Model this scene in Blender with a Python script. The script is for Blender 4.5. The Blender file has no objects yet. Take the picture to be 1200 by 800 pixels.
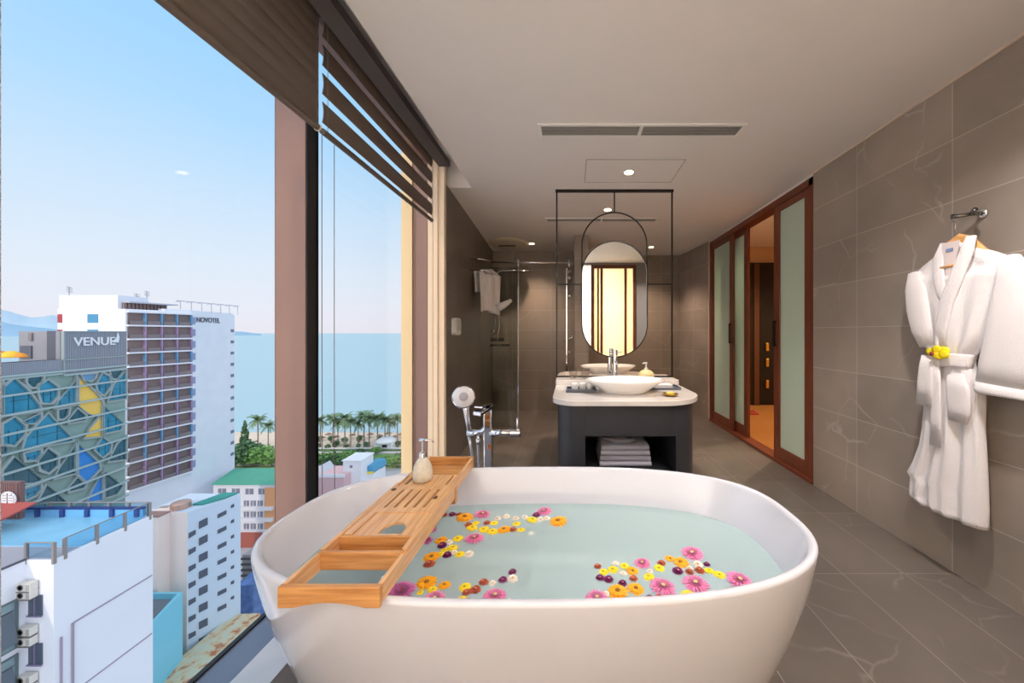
import bpy, bmesh, math, random
from mathutils import Vector, Matrix, noise as mnoise
random.seed(7)
C = bpy.context.scene.collection
CZ = 1.215; F = 415.0; VX = 668.0; VY = 390.0
PI = math.pi
def at(px, py, Y):                       # photo pixel at a known depth -> place in the room
    return Vector(((px-VX)*Y/F, Y, CZ-(py-VY)*Y/F))
def atz(px, py, z):                      # photo pixel on a known level -> place
    return at(px, py, F*(CZ-z)/(py-VY))
def atx(px, py, X):
    return at(px, py, F*X/(px-VX))

# ------------------------------------------------------------------ materials
MATS = {}
def lin(c):
    return tuple(((v/255)/12.92 if v/255 <= .04045 else ((v/255+.055)/1.055)**2.4) for v in c)
def mat(name, col, rough=.5, metal=0, bump=0, bscale=40, var=0, vscale=5, trans=0, spec=.5, coat=0, sheen=0, emis=None, estr=1, stretch=None, subs=0):
    if name in MATS: return MATS[name]
    m = bpy.data.materials.new(name); m.use_nodes = True; nt = m.node_tree; n = nt.nodes; L = nt.links
    b = n['Principled BSDF']; c = (*lin(col), 1)
    b.inputs['Base Color'].default_value = c; b.inputs['Roughness'].default_value = rough
    b.inputs['Metallic'].default_value = metal; b.inputs['Specular IOR Level'].default_value = spec
    if coat: b.inputs['Coat Weight'].default_value = coat; b.inputs['Coat Roughness'].default_value = .03
    if sheen: b.inputs['Sheen Weight'].default_value = sheen
    if trans: b.inputs['Transmission Weight'].default_value = trans
    if subs:
        b.inputs['Subsurface Weight'].default_value = subs; b.inputs['Subsurface Radius'].default_value = (.01, .01, .01)
    if emis: b.inputs['Emission Color'].default_value = (*lin(emis), 1); b.inputs['Emission Strength'].default_value = estr
    if bump or var:
        tc = n.new('ShaderNodeTexCoord'); mp = n.new('ShaderNodeMapping'); L.new(tc.outputs['Object'], mp.inputs[0])
        if stretch: mp.inputs['Scale'].default_value = stretch
    if var:
        nz = n.new('ShaderNodeTexNoise'); nz.inputs['Scale'].default_value = vscale; nz.inputs['Detail'].default_value = 4
        L.new(mp.outputs[0], nz.inputs[0]); r = n.new('ShaderNodeValToRGB')
        r.color_ramp.elements[0].position = .3; r.color_ramp.elements[1].position = .7
        r.color_ramp.elements[0].color = tuple(v*(1-var) for v in c[:3])+(1,)
        r.color_ramp.elements[1].color = tuple(min(1, v*(1+var)) for v in c[:3])+(1,)
        L.new(nz.outputs[0], r.inputs[0]); L.new(r.outputs[0], b.inputs['Base Color'])
    if bump:
        nz = n.new('ShaderNodeTexNoise'); nz.inputs['Scale'].default_value = bscale; nz.inputs['Detail'].default_value = 3
        L.new(mp.outputs[0], nz.inputs[0]); bp = n.new('ShaderNodeBump'); bp.inputs['Strength'].default_value = bump; bp.inputs['Distance'].default_value = .01
        L.new(nz.outputs[0], bp.inputs['Height']); L.new(bp.outputs[0], b.inputs['Normal'])
    MATS[name] = m; return m

def tile_mat(name, axes, w, h, ox, oz, base, mort, rough=.35, vein=1.0):
    m = bpy.data.materials.new(name); m.use_nodes = True; nt = m.node_tree; n = nt.nodes; L = nt.links
    b = n['Principled BSDF']; g = n.new('ShaderNodeNewGeometry'); s = n.new('ShaderNodeSeparateXYZ'); L.new(g.outputs['Position'], s.inputs[0])
    cb = n.new('ShaderNodeCombineXYZ'); L.new(s.outputs[axes[0]], cb.inputs[0]); L.new(s.outputs[axes[1]], cb.inputs[1])
    mp = n.new('ShaderNodeMapping'); mp.inputs['Location'].default_value = (-ox, -oz, 0); L.new(cb.outputs[0], mp.inputs[0])
    br = n.new('ShaderNodeTexBrick'); br.offset = 0; br.squash = 1
    br.inputs['Scale'].default_value = 1; br.inputs['Brick Width'].default_value = w; br.inputs['Row Height'].default_value = h
    br.inputs['Mortar Size'].default_value = .0022; br.inputs['Mortar Smooth'].default_value = .2; br.inputs['Bias'].default_value = 0
    c = lin(base)
    br.inputs['Color1'].default_value = tuple(v*.92 for v in c)+(1,); br.inputs['Color2'].default_value = tuple(v*1.08 for v in c)+(1,)
    br.inputs['Mortar'].default_value = (*lin(mort), 1); L.new(mp.outputs[0], br.inputs[0])
    # cloud variation
    nz = n.new('ShaderNodeTexNoise'); nz.inputs['Scale'].default_value = 2.2; nz.inputs['Detail'].default_value = 6; L.new(g.outputs['Position'], nz.inputs[0])
    mr = n.new('ShaderNodeMapRange'); mr.inputs[1].default_value = .3; mr.inputs[2].default_value = .7; mr.inputs[3].default_value = .86; mr.inputs[4].default_value = 1.12; L.new(nz.outputs[0], mr.inputs[0])
    mu = n.new('ShaderNodeVectorMath'); mu.operation = 'SCALE'; L.new(br.outputs['Color'], mu.inputs[0]); L.new(mr.outputs[0], mu.inputs['Scale'])
    # veins
    nd = n.new('ShaderNodeTexNoise'); nd.inputs['Scale'].default_value = 1.6; nd.inputs['Detail'].default_value = 4; L.new(g.outputs['Position'], nd.inputs[0])
    ad = n.new('ShaderNodeVectorMath'); ad.operation = 'MULTIPLY_ADD'; L.new(nd.outputs['Color'], ad.inputs[0]); ad.inputs[1].default_value = (.55, .55, .55); L.new(g.outputs['Position'], ad.inputs[2])
    mp2 = n.new('ShaderNodeMapping'); mp2.inputs['Rotation'].default_value = (.5, .6, .7); mp2.inputs['Scale'].default_value = (1, 1.0, .6); L.new(ad.outputs[0], mp2.inputs[0])
    vo = n.new('ShaderNodeTexVoronoi'); vo.feature = 'DISTANCE_TO_EDGE'; vo.inputs['Scale'].default_value = 2.1; L.new(mp2.outputs[0], vo.inputs[0])
    vr = n.new('ShaderNodeMapRange'); vr.inputs[1].default_value = 0; vr.inputs[2].default_value = .016; vr.inputs[3].default_value = 1; vr.inputs[4].default_value = 0; L.new(vo.outputs['Distance'], vr.inputs[0])
    nm = n.new('ShaderNodeTexNoise'); nm.inputs['Scale'].default_value = 3.1; nm.inputs['Detail'].default_value = 2; L.new(g.outputs['Position'], nm.inputs[0])
    mk = n.new('ShaderNodeMapRange'); mk.inputs[1].default_value = .45; mk.inputs[2].default_value = .62; mk.inputs[3].default_value = 0; mk.inputs[4].default_value = .42*vein; L.new(nm.outputs[0], mk.inputs[0])
    mm = n.new('ShaderNodeMath'); mm.operation = 'MULTIPLY'; L.new(vr.outputs[0], mm.inputs[0]); L.new(mk.outputs[0], mm.inputs[1])
    mx = n.new('ShaderNodeMix'); mx.data_type = 'RGBA'; L.new(mm.outputs[0], mx.inputs['Factor']); L.new(mu.outputs[0], mx.inputs['A']); mx.inputs['B'].default_value = (*lin(mort), 1)
    L.new(mx.outputs['Result'], b.inputs['Base Color']); b.inputs['Roughness'].default_value = rough
    bp = n.new('ShaderNodeBump'); bp.inputs['Strength'].default_value = .3; bp.inputs['Distance'].default_value = .002; bp.invert = True
    L.new(br.outputs['Fac'], bp.inputs['Height']); L.new(bp.outputs[0], b.inputs['Normal'])
    MATS[name] = m; return m

def glass_mat(name, tint=(1, 1, 1), refl=.06, rough=0.0, fres=True):
    m = bpy.data.materials.new(name); m.use_nodes = True; nt = m.node_tree; n = nt.nodes; L = nt.links
    n.remove(n['Principled BSDF']); t = n.new('ShaderNodeBsdfTransparent'); t.inputs[0].default_value = (*tint, 1)
    g = n.new('ShaderNodeBsdfGlossy'); g.inputs['Roughness'].default_value = rough
    mx = n.new('ShaderNodeMixShader'); lw_ = n.new('ShaderNodeLayerWeight'); lw_.inputs[0].default_value = .5; pw = n.new('ShaderNodeMath'); pw.operation = 'POWER'; pw.inputs[1].default_value = 5
    L.new(lw_.outputs['Facing'], pw.inputs[0]); fr = n.new('ShaderNodeMath'); fr.operation = 'MULTIPLY_ADD'; fr.inputs[1].default_value = .55; fr.inputs[2].default_value = refl*.6; L.new(pw.outputs[0], fr.inputs[0])
    L.new(fr.outputs[0], mx.inputs[0]); L.new(t.outputs[0], mx.inputs[1]); L.new(g.outputs[0], mx.inputs[2]); L.new(mx.outputs[0], n['Material Output'].inputs[0])
    MATS[name] = m; return m

def frost_mat(name, col, rough=.5, tr=.6):
    m = bpy.data.materials.new(name); m.use_nodes = True; nt = m.node_tree; n = nt.nodes; L = nt.links
    b = n['Principled BSDF']; b.inputs['Base Color'].default_value = (*lin(col), 1); b.inputs['Roughness'].default_value = .25
    t = n.new('ShaderNodeBsdfTranslucent'); t.inputs[0].default_value = (*lin(col), 1)
    mx = n.new('ShaderNodeMixShader'); mx.inputs[0].default_value = tr
    L.new(b.outputs[0], mx.inputs[1]); L.new(t.outputs[0], mx.inputs[2]); L.new(mx.outputs[0], n['Material Output'].inputs[0])
    MATS[name] = m; return m

def wood_mat(name, c1, c2, scale=(1, 12, 12), rough=.4):
    m = bpy.data.materials.new(name); m.use_nodes = True; nt = m.node_tree; n = nt.nodes; L = nt.links
    b = n['Principled BSDF']; tc = n.new('ShaderNodeTexCoord'); mp = n.new('ShaderNodeMapping'); mp.inputs['Scale'].default_value = scale
    L.new(tc.outputs['Object'], mp.inputs[0]); nz = n.new('ShaderNodeTexNoise'); nz.inputs['Scale'].default_value = 6; nz.inputs['Detail'].default_value = 5; nz.inputs['Distortion'].default_value = .4
    L.new(mp.outputs[0], nz.inputs[0]); r = n.new('ShaderNodeValToRGB'); r.color_ramp.elements[0].position = .35; r.color_ramp.elements[1].position = .65
    r.color_ramp.elements[0].color = (*lin(c1), 1); r.color_ramp.elements[1].color = (*lin(c2), 1)
    L.new(nz.outputs[0], r.inputs[0]); L.new(r.outputs[0], b.inputs['Base Color']); b.inputs['Roughness'].default_value = rough
    MATS[name] = m; return m

TW = 'tw'; WALLC = (150, 138, 129); MORT = (172, 163, 156)
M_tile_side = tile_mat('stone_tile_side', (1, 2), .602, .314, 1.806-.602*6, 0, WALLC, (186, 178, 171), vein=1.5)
M_tile_left = tile_mat('stone_tile_shaded', (1, 2), .602, .314, 1.806-.602*6, 0, (104, 95, 88), (128, 118, 110))  # same stone as the other walls, its shade put into the base colour
M_tile_back = tile_mat('stone_tile_back', (0, 2), .602, .314, -.3, 0, (140, 126, 114), MORT)
M_tile_floor = tile_mat('stone_tile_floor', (0, 1), .315, .6, 1.69-.315*12, 1.79-.6*6, (102, 94, 88), (140, 132, 125), rough=.3, vein=1.2)
M_ceil = mat('ceiling_paint', (226, 220, 218), .9, var=.01)
M_white_tub = mat('tub_acrylic', (212, 212, 222), .12, coat=.6, spec=.5)
M_ceramic = mat('white_ceramic', (240, 236, 232), .1, coat=.5)
M_chrome = mat('chrome', (225, 225, 228), .06, metal=1)
M_black = mat('black_metal', (24, 22, 21), .4, metal=.3)
M_bronze = mat('bronze_frame', (140, 110, 99), .38, metal=.25, var=.05, vscale=2)
M_dark = mat('dark_gasket', (26, 27, 30), .5)
M_sill = mat('sill_metal', (112, 124, 145), .35, metal=.2)
M_curb = mat('pale_curb_stone', (196, 202, 212), .3, var=.04)
M_cream = mat('cream_reveal', (236, 214, 186), .6, var=.02)
M_slat = mat('dark_blind_slat', (96, 84, 76), .55, var=.06, vscale=9, stretch=(1, .3, 8))
M_valance = mat('charcoal_valance', (84, 77, 75), .6, var=.03)
M_reddoor = wood_mat('redbrown_wood', (100, 50, 34), (122, 64, 42), (12, 12, .6), .35)
M_frost = frost_mat('frosted_green_glass', (204, 222, 212), tr=.3)
M_yel = frost_mat('yellow_backlit_glass', (250, 238, 208), tr=.8)
M_whc = frost_mat('white_curtain', (250, 246, 240), tr=.8)
M_bamboo = wood_mat('bamboo', (198, 146, 98), (222, 176, 128), (18, 1.2, 18), .32)
M_bamboo2 = wood_mat('bamboo_end_shaded', (178, 120, 66), (206, 150, 92), (1.2, 14, 18), .35)  # cross-grain boards, shade of the inner sides put into the darker colour
M_glass = glass_mat('window_glass', (.985, .99, 1), .02)
M_shower = glass_mat('shower_glass', (.80, .84, .82), .06)
M_rail = glass_mat('railing_glass', (.75, .88, .95), .06)
M_char = mat('charcoal_lacquer', (50, 50, 54), .38, spec=.5, var=.02)
M_counter = mat('counter_stone', (222, 214, 208), .15, var=.03, vscale=6, coat=.3)
M_robe = mat('white_terry', (236, 230, 232), .95, bump=.6, bscale=260, sheen=.2)
M_towel = mat('white_towel', (226, 221, 222), .95, bump=.6, bscale=200)
M_towelg = mat('lavender_towel', (190, 186, 200), .95, bump=.6, bscale=200)
M_mirror = mat('mirror_silver', (240, 240, 238), .01, metal=1)
M_lamp = mat('lamp_glow', (255, 240, 210), .5, emis=(255, 214, 160), estr=18)
M_whitep = mat('white_plastic', (228, 226, 222), .4)
M_ventg = mat('vent_grey', (196, 192, 190), .5)
M_gold = mat('brass', (214, 170, 80), .25, metal=.9)
M_soap = mat('speckled_stoneware', (208, 200, 184), .45, var=.1, vscale=60, bump=.15, bscale=80)
M_soapy = mat('cream_stoneware', (230, 205, 150), .35, var=.05, vscale=20)

# ------------------------------------------------------------------ geometry helper
def root_of(o):
    p = Vector((0, 0, 0))
    while o is not None: p += o.location; o = o.parent
    return p
class MB:
    def __init__(s): s.v = []; s.f = []
    def add(s, vs, fs):
        k = len(s.v); s.v += [Vector(v) for v in vs]; s.f += [tuple(i+k for i in f) for f in fs]; return s
    def box(s, x0, x1, y0, y1, z0, z1):
        return s.add([(x0, y0, z0), (x1, y0, z0), (x1, y1, z0), (x0, y1, z0), (x0, y0, z1), (x1, y0, z1), (x1, y1, z1), (x0, y1, z1)],
                     [(0, 3, 2, 1), (4, 5, 6, 7), (0, 1, 5, 4), (1, 2, 6, 5), (2, 3, 7, 6), (3, 0, 4, 7)])
    def prism(s, poly, z0, z1, fn=None):         # poly in (a,b); fn maps (a,b,c)->xyz
        n = len(poly); fn = fn or (lambda a, b, c: (a, b, c))
        vs = [fn(a, b, z0) for a, b in poly]+[fn(a, b, z1) for a, b in poly]
        return s.add(vs, [tuple(range(n))[::-1], tuple(range(n, 2*n))]+[(i, (i+1) % n, n+(i+1) % n, n+i) for i in range(n)])
    def rings(s, rings, cap0=True, cap1=True):
        n = len(rings[0]); vs = [p for r in rings for p in r]; fs = []
        for k in range(len(rings)-1):
            for i in range(n): fs.append((k*n+i, k*n+(i+1) % n, (k+1)*n+(i+1) % n, (k+1)*n+i))
        if cap0: fs.append(tuple(range(n))[::-1])
        if cap1: fs.append(tuple((len(rings)-1)*n+i for i in range(n)))
        return s.add(vs, fs)
    def tube(s, pts, r, n=12):
        pts = [Vector(p) for p in pts]; rs = r if isinstance(r, (list, tuple)) else [r]*len(pts)
        up = None; R = []
        for i, p in enumerate(pts):
            d = (pts[min(i+1, len(pts)-1)]-pts[max(i-1, 0)]).normalized()
            if up is None: up = Vector((0, 0, 1)) if abs(d.z) < .9 else Vector((1, 0, 0))
            a = d.cross(up).normalized(); b = a.cross(d).normalized(); up = b
            R.append([p+(a*math.cos(t)+b*math.sin(t))*rs[i] for t in [2*PI*k/n for k in range(n)]])
        return s.rings(R)
    def lathe(s, prof, c=(0, 0, 0), n=32, axis='z', sx=1, sy=1):
        R = []
        for r, h in prof:
            R.append([Vector(c)+(Vector((r*sx*math.cos(2*PI*k/n), r*sy*math.sin(2*PI*k/n), h)) if axis == 'z' else
                      Vector((h, r*math.cos(2*PI*k/n), r*math.sin(2*PI*k/n))) if axis == 'x' else
                      Vector((r*math.cos(2*PI*k/n), h, r*math.sin(2*PI*k/n)))) for k in range(n)])
        return s.rings(R)
    def frame(s, poly_out, poly_in, fn, c0, c1):
        n = len(poly_out); vs = []
        for c in (c0, c1):
            vs += [fn(a, b, c) for a, b in poly_out]+[fn(a, b, c) for a, b in poly_in]
        fs = []
        for i in range(n):
            j = (i+1) % n
            fs += [(i, j, n+j, n+i), (2*n+i, 3*n+i, 3*n+j, 2*n+j), (i, 2*n+i, 2*n+j, j), (n+i, n+j, 3*n+j, 3*n+i)]
        return s.add(vs, fs)
    def build(s, name, m, parent=None, smooth=False, bevel=0, loc=None, auto=None):
        o0 = root_of(parent) if parent else Vector(loc or (0, 0, 0))
        me = bpy.data.meshes.new(name); me.from_pydata([v-o0 for v in s.v], [], s.f); 
        bm = bmesh.new(); bm.from_mesh(me); bmesh.ops.recalc_face_normals(bm, faces=bm.faces); bm.to_mesh(me); bm.free()
        me.materials.append(m); o = bpy.data.objects.new(name, me); C.objects.link(o)
        if parent: o.parent = parent
        else: o.location = o0
        if smooth or auto:
            for p in me.polygons: p.use_smooth = True
            if auto:
                bm = bmesh.new(); bm.from_mesh(me)
                for e in bm.edges:
                    if len(e.link_faces) == 2 and e.calc_face_angle(0) > auto: e.smooth = False
                bm.to_mesh(me); bm.free()
        if bevel:
            md = o.modifiers.new('bevel', 'BEVEL'); md.width = bevel; md.segments = 2; md.limit_method = 'ANGLE'; md.angle_limit = .6
        return o
def tag(o, label=None, cat=None, group=None, kind=None):
    if label: o['label'] = label
    if cat: o['category'] = cat
    if group: o['group'] = group
    if kind: o['kind'] = kind
    return o
def thing(name, label, cat, loc=(0, 0, 0), group=None):
    o = bpy.data.objects.new(name, None); C.objects.link(o); o.location = loc; o.empty_display_size = .1
    return tag(o, label, cat, group)
def struct(o): o['kind'] = 'structure'; return o
def bx(name, m, b, parent=None, bevel=0, loc=None):
    return MB().box(*b).build(name, m, parent, bevel=bevel, loc=loc)
def copy_tree(o, parent=None):
    c = o.copy(); C.objects.link(c)
    if parent: c.parent = parent
    for ch in [x for x in o.children]: copy_tree(ch, c)
    return c
ORD = ['', 'second', 'third', 'fourth', 'fifth', 'sixth', 'seventh', 'eighth', 'ninth', 'tenth', 'eleventh', 'twelfth', 'thirteenth', 'fourteenth', 'fifteenth', 'sixteenth', 'seventeenth', 'eighteenth']
def ordl(i): return 'leftmost' if i == 0 else ORD[i]+' from left'

# ================================================================== SETTING
struct(MB().box(-1.04, 2.06, -.25, 2.84, -.1, 0).box(-1.3, 2.06, 2.84, 6, -.1, 0).build('floor', M_tile_floor))
struct(bx('trim_1', M_curb, (-1.18, -1.04, -.15, 3.0, -.1, .003)))
struct(bx('trim_2', M_sill, (-1.31, -1.18, -.15, 3.0, -.15, .004)))
H = 2.5
struct(MB().box(-.87, 2.1, -.25, 3.14, H, H+.1).box(-1.35, 2.1, 3.14, 6, H, H+.1)
       .box(-1.35, -.87, -.25, 3.14, 2.75, 2.8).box(-.88, -.87, -.25, 3.14, H+.1, 2.8).box(-1.35, -.87, 3.14, 3.16, H+.1, 2.8).build('ceiling', M_ceil))
# right wall with the sliding-door opening Y 2.84 .. 4.93
struct(MB().box(1.95, 2.06, -.25, 2.839, 0, H).prism([(1.95, 4.96), (1.82, 5.87), (1.82, 6), (2.06, 6), (2.06, 4.96)], 0, H).build('wall_right', M_tile_side))
struct(MB().box(1.935, 2.06, 4.93, 4.96, 0, H).box(1.94, 1.951, -.14, 2.84, H-.012, H).build('trim_3', mat('pale_trim', (206, 186, 172), .5)))
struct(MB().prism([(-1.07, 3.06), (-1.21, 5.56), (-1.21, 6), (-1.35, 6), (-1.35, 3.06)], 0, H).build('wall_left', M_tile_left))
struct(MB().box(-1.35, .08, 5.56, 5.66, 0, H).box(.08, 2.06, 5.87, 5.97, 0, H).build('wall_back', M_tile_back))
struct(MB().box(.056, .24, 4.64, 5.87, 0, H).build('wall_partition', M_tile_back))
# wall behind the camera with a doorway-high glazed door and a widened fill curtain
struct(MB().box(-1.35, -1.2, -.25, -.15, 0, 2.8).box(-1.2, .12, -.25, -.15, 2.46, 2.8).box(1.22, 2.06, -.25, -.15, 0, H).box(.12, 1.22, -.25, -.15, 2.46, H+.1).build('wall_front', mat('grey_wall_paint', (150, 142, 136), .7)))
struct(MB().box(-1.35, -1.25, -.25, .74, 0, 2.8).build('wall_window_side', mat('grey_wall_paint', (150, 142, 136), .7)))
d2 = struct(thing('door_2', None, None, (.8, -.2, 0)))
MB().box(.39, .44, -.22, -.14, 0, 2.46).box(1.16, 1.21, -.22, -.14, 0, 2.46).box(.44, 1.16, -.22, -.14, 2.4, 2.46).box(.5, .53, -.2, -.15, 0, 2.4).box(.56, .6, -.2, -.15, 0, 2.4).box(1.0, 1.04, -.2, -.15, 0, 2.4).build('door_frame', M_reddoor, d2)
for a, b in ((.44, .5), (.53, .56), (.6, 1.0), (1.04, 1.16)): bx('glass_panel', M_yel, (a, b, -.19, -.18, 0, 2.4), d2)
MB().box(.51, .525, -.15, -.125, .95, 1.2).build('door_handle', M_black, d2)
w2 = struct(thing('window_2', None, None, (.25, -.2, 0)))
cp = [(-1.2+1.59*k/160, -.195+.018*math.sin(k*.9)) for k in range(161)]
MB().prism(cp+[(a, b+.004) for a, b in cp[::-1]], 0, 2.46).build('curtain', M_whc, w2, auto=1)  # bright strip widened leftwards, unseen, so the added lamps fill the room
# window
w1 = struct(thing('window_1', None, None, (-1.31, 1.6, 0)))
MB().box(-1.31, -1.174, 1.571, 1.63, .003, 2.75).build('mullion', M_bronze, w1)
MB().box(-1.175, -1.168, 1.575, 1.64, .003, 2.75).box(-1.2, -1.168, 1.63, 1.645, .003, 2.75).build('mullion_gasket', M_dark, w1)
MB().box(-1.318, -1.300, .8, 3.0, -.01, .012).build('sill_gasket', M_dark, w1)
MB().box(-1.33, -1.29, .74, .803, .003, 2.75).build('near_jamb', mat('white_jamb', (196, 202, 216), .5), w1)
MB().box(-1.33, -1.21, 3.0, 3.06, .003, 2.75).build('far_jamb', M_bronze, w1)
MB().box(-1.31, -1.17, .83, 3.0, 2.68, 2.75).build('window_head', M_bronze, w1)
bx('window_pane', M_glass, (-1.316, -1.306, .79, 1.571, .01, 2.7), w1)
bx('window_pane', M_glass, (-1.316, -1.306, 1.63, 3.0, .01, 2.7), w1)
struct(MB().box(-1.205, -1.165, 3.0, 3.06, 0, 2.75).box(-1.155, -1.12, 2.99, 3.06, 0, 2.75).box(-1.21, -1.07, 3.01, 3.06, 0, 2.75).build('trim_4', M_cream))
struct(MB().box(-1.42, -1.33, 2.98, 3.4, -3, 3.2).build('trim_5', mat('outer_fin', (232, 206, 158), .6)))
# ceiling fittings
def vent(y0, y1, x0, x1, lab):
    t = thing('ceiling_air_vent', lab, 'air vent', ((x0+x1)/2, (y0+y1)/2, H))
    fr = MB(); w = .018
    fr.box(x0-w, x1+w, y0-w, y0, H-.008, H+.0).box(x0-w, x1+w, y1, y1+w, H-.008, H).box(x0-w, x0, y0, y1, H-.008, H).box(x1, x1+w, y0, y1, H-.008, H)
    fr.build('vent_frame', M_whitep, t)
    bx('backing', mat('vent_dark', (150, 146, 144), .8), (x0, x1, y0, y1, H-.002, H-.0005), t)
    n = 5
    for i in range(n):
        yy = y0+(y1-y0)*(i+.5)/n
        MB().add([(x0, yy-.007, H-.010), (x1, yy-.007, H-.010), (x1, yy+.007, H-.003), (x0, yy+.007, H-.003), (x0, yy-.007, H-.008), (x1, yy-.007, H-.008), (x1, yy+.007, H-.001), (x0, yy+.007, H-.001)],
                 [(0, 1, 2, 3), (4, 7, 6, 5), (0, 4, 5, 1), (1, 5, 6, 2), (2, 6, 7, 3), (3, 7, 4, 0)]).build('louver_blade', M_ventg, t)
    bx('divider', M_whitep, ((x0+x1)/2-.01, (x0+x1)/2+.01, y0, y1, H-.011, H-.001), t)
vent(2.19, 2.30, -.18, 1.07, 'long grey slotted air vent in the ceiling above the bathtub')
vent(3.97, 4.06, -.26, .97, 'faint narrow ceiling vent behind the mirror frame, farther from the tub')
def downlight(px, py, lab, E, spot=1.9, lc=(1, .76, .56)):
    Y = F*(H-CZ)/(VY-py); X = (px-VX)*Y/F
    t = thing('recessed_downlight', lab, 'ceiling light', (X, Y, H), 'recessed ceiling spotlights')
    MB().lathe([(.045, H-.001), (.045, H-.006), (.036, H-.008), (.036, H-.001)], (X, Y, 0), 24).build('trim_ring', M_whitep, t, smooth=True)
    MB().lathe([(.034, H-.002), (.034, H-.010), (.02, H-.013)], (X, Y, 0), 24).build('lamp_lens', M_lamp, t, smooth=True)
    l = bpy.data.lights.new('spot', 'SPOT'); l.energy = E; l.spot_size = spot; l.spot_blend = .8; l.color = lc; l.shadow_soft_size = .04
    o = bpy.data.objects.new('lamp_beam', l); C.objects.link(o); o.parent = t; o.location = (0, 0, -.02)
LE = 2.15
downlight(737, 201, 'round recessed spotlight glowing in ceiling just in front of the black mirror frame', 55*LE, lc=(1, .92, .84))
downlight(712, 245, 'round recessed spotlight seen through the black frame, just above its arch', 55*LE)
downlight(623, 285, 'recessed spotlight beside the oval ceiling panel over the shower', 50*LE)
downlight(763, 289, 'recessed spotlight in far ceiling between mirror frame and sliding doors', 60*LE)
for (X, Y, E) in ((1.3, .5, 34), (1.2, 1.15, 50)):      # added unseen spotlights over the tub that fill the room
    t = thing('recessed_downlight', 'added fill spotlight in the ceiling over the bathtub, out of view near the camera', 'ceiling light', (X, Y, H), 'added fill spotlights over the tub')
    MB().lathe([(.045, H-.001), (.045, H-.006), (.036, H-.008), (.036, H-.001)], (X, Y, 0), 24).build('trim_ring', M_whitep, t, smooth=True)
    l = bpy.data.lights.new('spot', 'SPOT'); l.energy = E*LE; l.spot_size = 2.3; l.spot_blend = .9; l.color = (1, .94, .90); l.shadow_soft_size = .02
    o = bpy.data.objects.new('lamp_beam', l); C.objects.link(o); o.parent = t; o.location = (0, 0, -.02)
t = thing('ceiling_exhaust_fan', 'large pale oval panel with dark slot in ceiling above the shower', 'ceiling fan', (-.93, 5.06, H))
R = []
for r, h in ((.0, -.035), (.2, -.034), (.255, -.026), (.275, -.012), (.28, -.001)):
    R.append([Vector((-.88+r*1.0*math.cos(2*PI*k/40), 5.08+r*1.25*math.sin(2*PI*k/40), H+h)) for k in range(40)])
MB().rings(R).build('cover', mat('fan_cover', (206, 196, 176), .5), t, smooth=True)
bx('slot', M_dark, (-1.02, -.78, 5.05, 5.1, H-.04, H-.034), t)
# access panel in ceiling
p = MB(); x0, x1, y0, y1 = .12, .86, 2.62, 3.02
for b in ((x0, x1, y0, y0+.006), (x0, x1, y1-.006, y1), (x0, x0+.006, y0, y1), (x1-.006, x1, y0, y1)): p.box(*b, H-.003, H-.0005)
tag(p.build('ceiling_access_hatch', mat('hatch_line', (176, 170, 166), .8), loc=(.5, 2.8, H)), 'faint square access hatch outline around the nearest ceiling spotlight', 'access hatch')

# ================================================================== BLINDS
def blind(y0, y1, zb, n, pitch, hgt, tilt, lab, loc):
    t = thing('venetian_blind', lab, 'window blind', loc, 'brown slatted blinds on the window')
    X = -1.12
    bx('headrail', M_valance, (X-.03, X+.03, y0, y1, 2.64, 2.69), t)
    for i in range(n):
        zc = zb+.035+pitch*(i+.5); dx = math.sin(tilt)*hgt/2; dz = math.cos(tilt)*hgt/2
        sl = MB(); pr = []
        for k in range(5):
            f = k/4*2-1; pr.append((X+dx*f+.006*(1-f*f), zc+dz*f))
        poly = pr+[(a-.0035, b) for a, b in pr[::-1]]
        sl.prism(poly, y0+.004, y1-.004, lambda a, b, c: (a, c, b)).build('slat', M_slat, t, auto=.6)
    MB().tube([(X, y0+.002, zb+.012), (X, y1-.002, zb+.012)], .014, 12).build('bottom_rail', M_slat, t, auto=.8)
    for yy in (y0+.02, y1-.02):
        MB().tube([(X+.012, yy, zb), (X+.012, yy, 2.66)], .0012, 6).build('ladder_cord', mat('cord_grey', (120, 112, 110), .7), t)
    MB().tube([(X, y1-.004, zb+.012), (X, y1+.002, zb+.012)], .017, 16).build('rail_cap', mat('cap_beige', (205, 190, 172), .4), t, smooth=True)
    return t
blind(.45, 1.572, 2.115, 9, .0595, .066, .12, 'closed brown slatted blind across the top of the nearer window pane', (-1.12, 1, 2.66))
b2 = blind(1.60, 2.87, 2.115, 4, .130, .094, .0, 'open brown slatted blind, sky showing between slats, over the farther window pane', (-1.12, 2.2, 2.66))
v = MB().box(-1.08, -.99, .3, 2.92, 2.585, 2.635).build('blind_valance', M_valance, loc=(-1.03, 1.6, 2.64))
tag(v, 'long dark boxed valance running along the ceiling above the blinds', 'valance')
for yy in (1.62, 1.705): MB().tube([(-1.135, yy, 2.12), (-1.135, yy, 1.2), (-1.135, yy+.003, .35)], .0016, 6).build('pull_cord', mat('cord_grey', (120, 112, 110), .7), b2)

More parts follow.
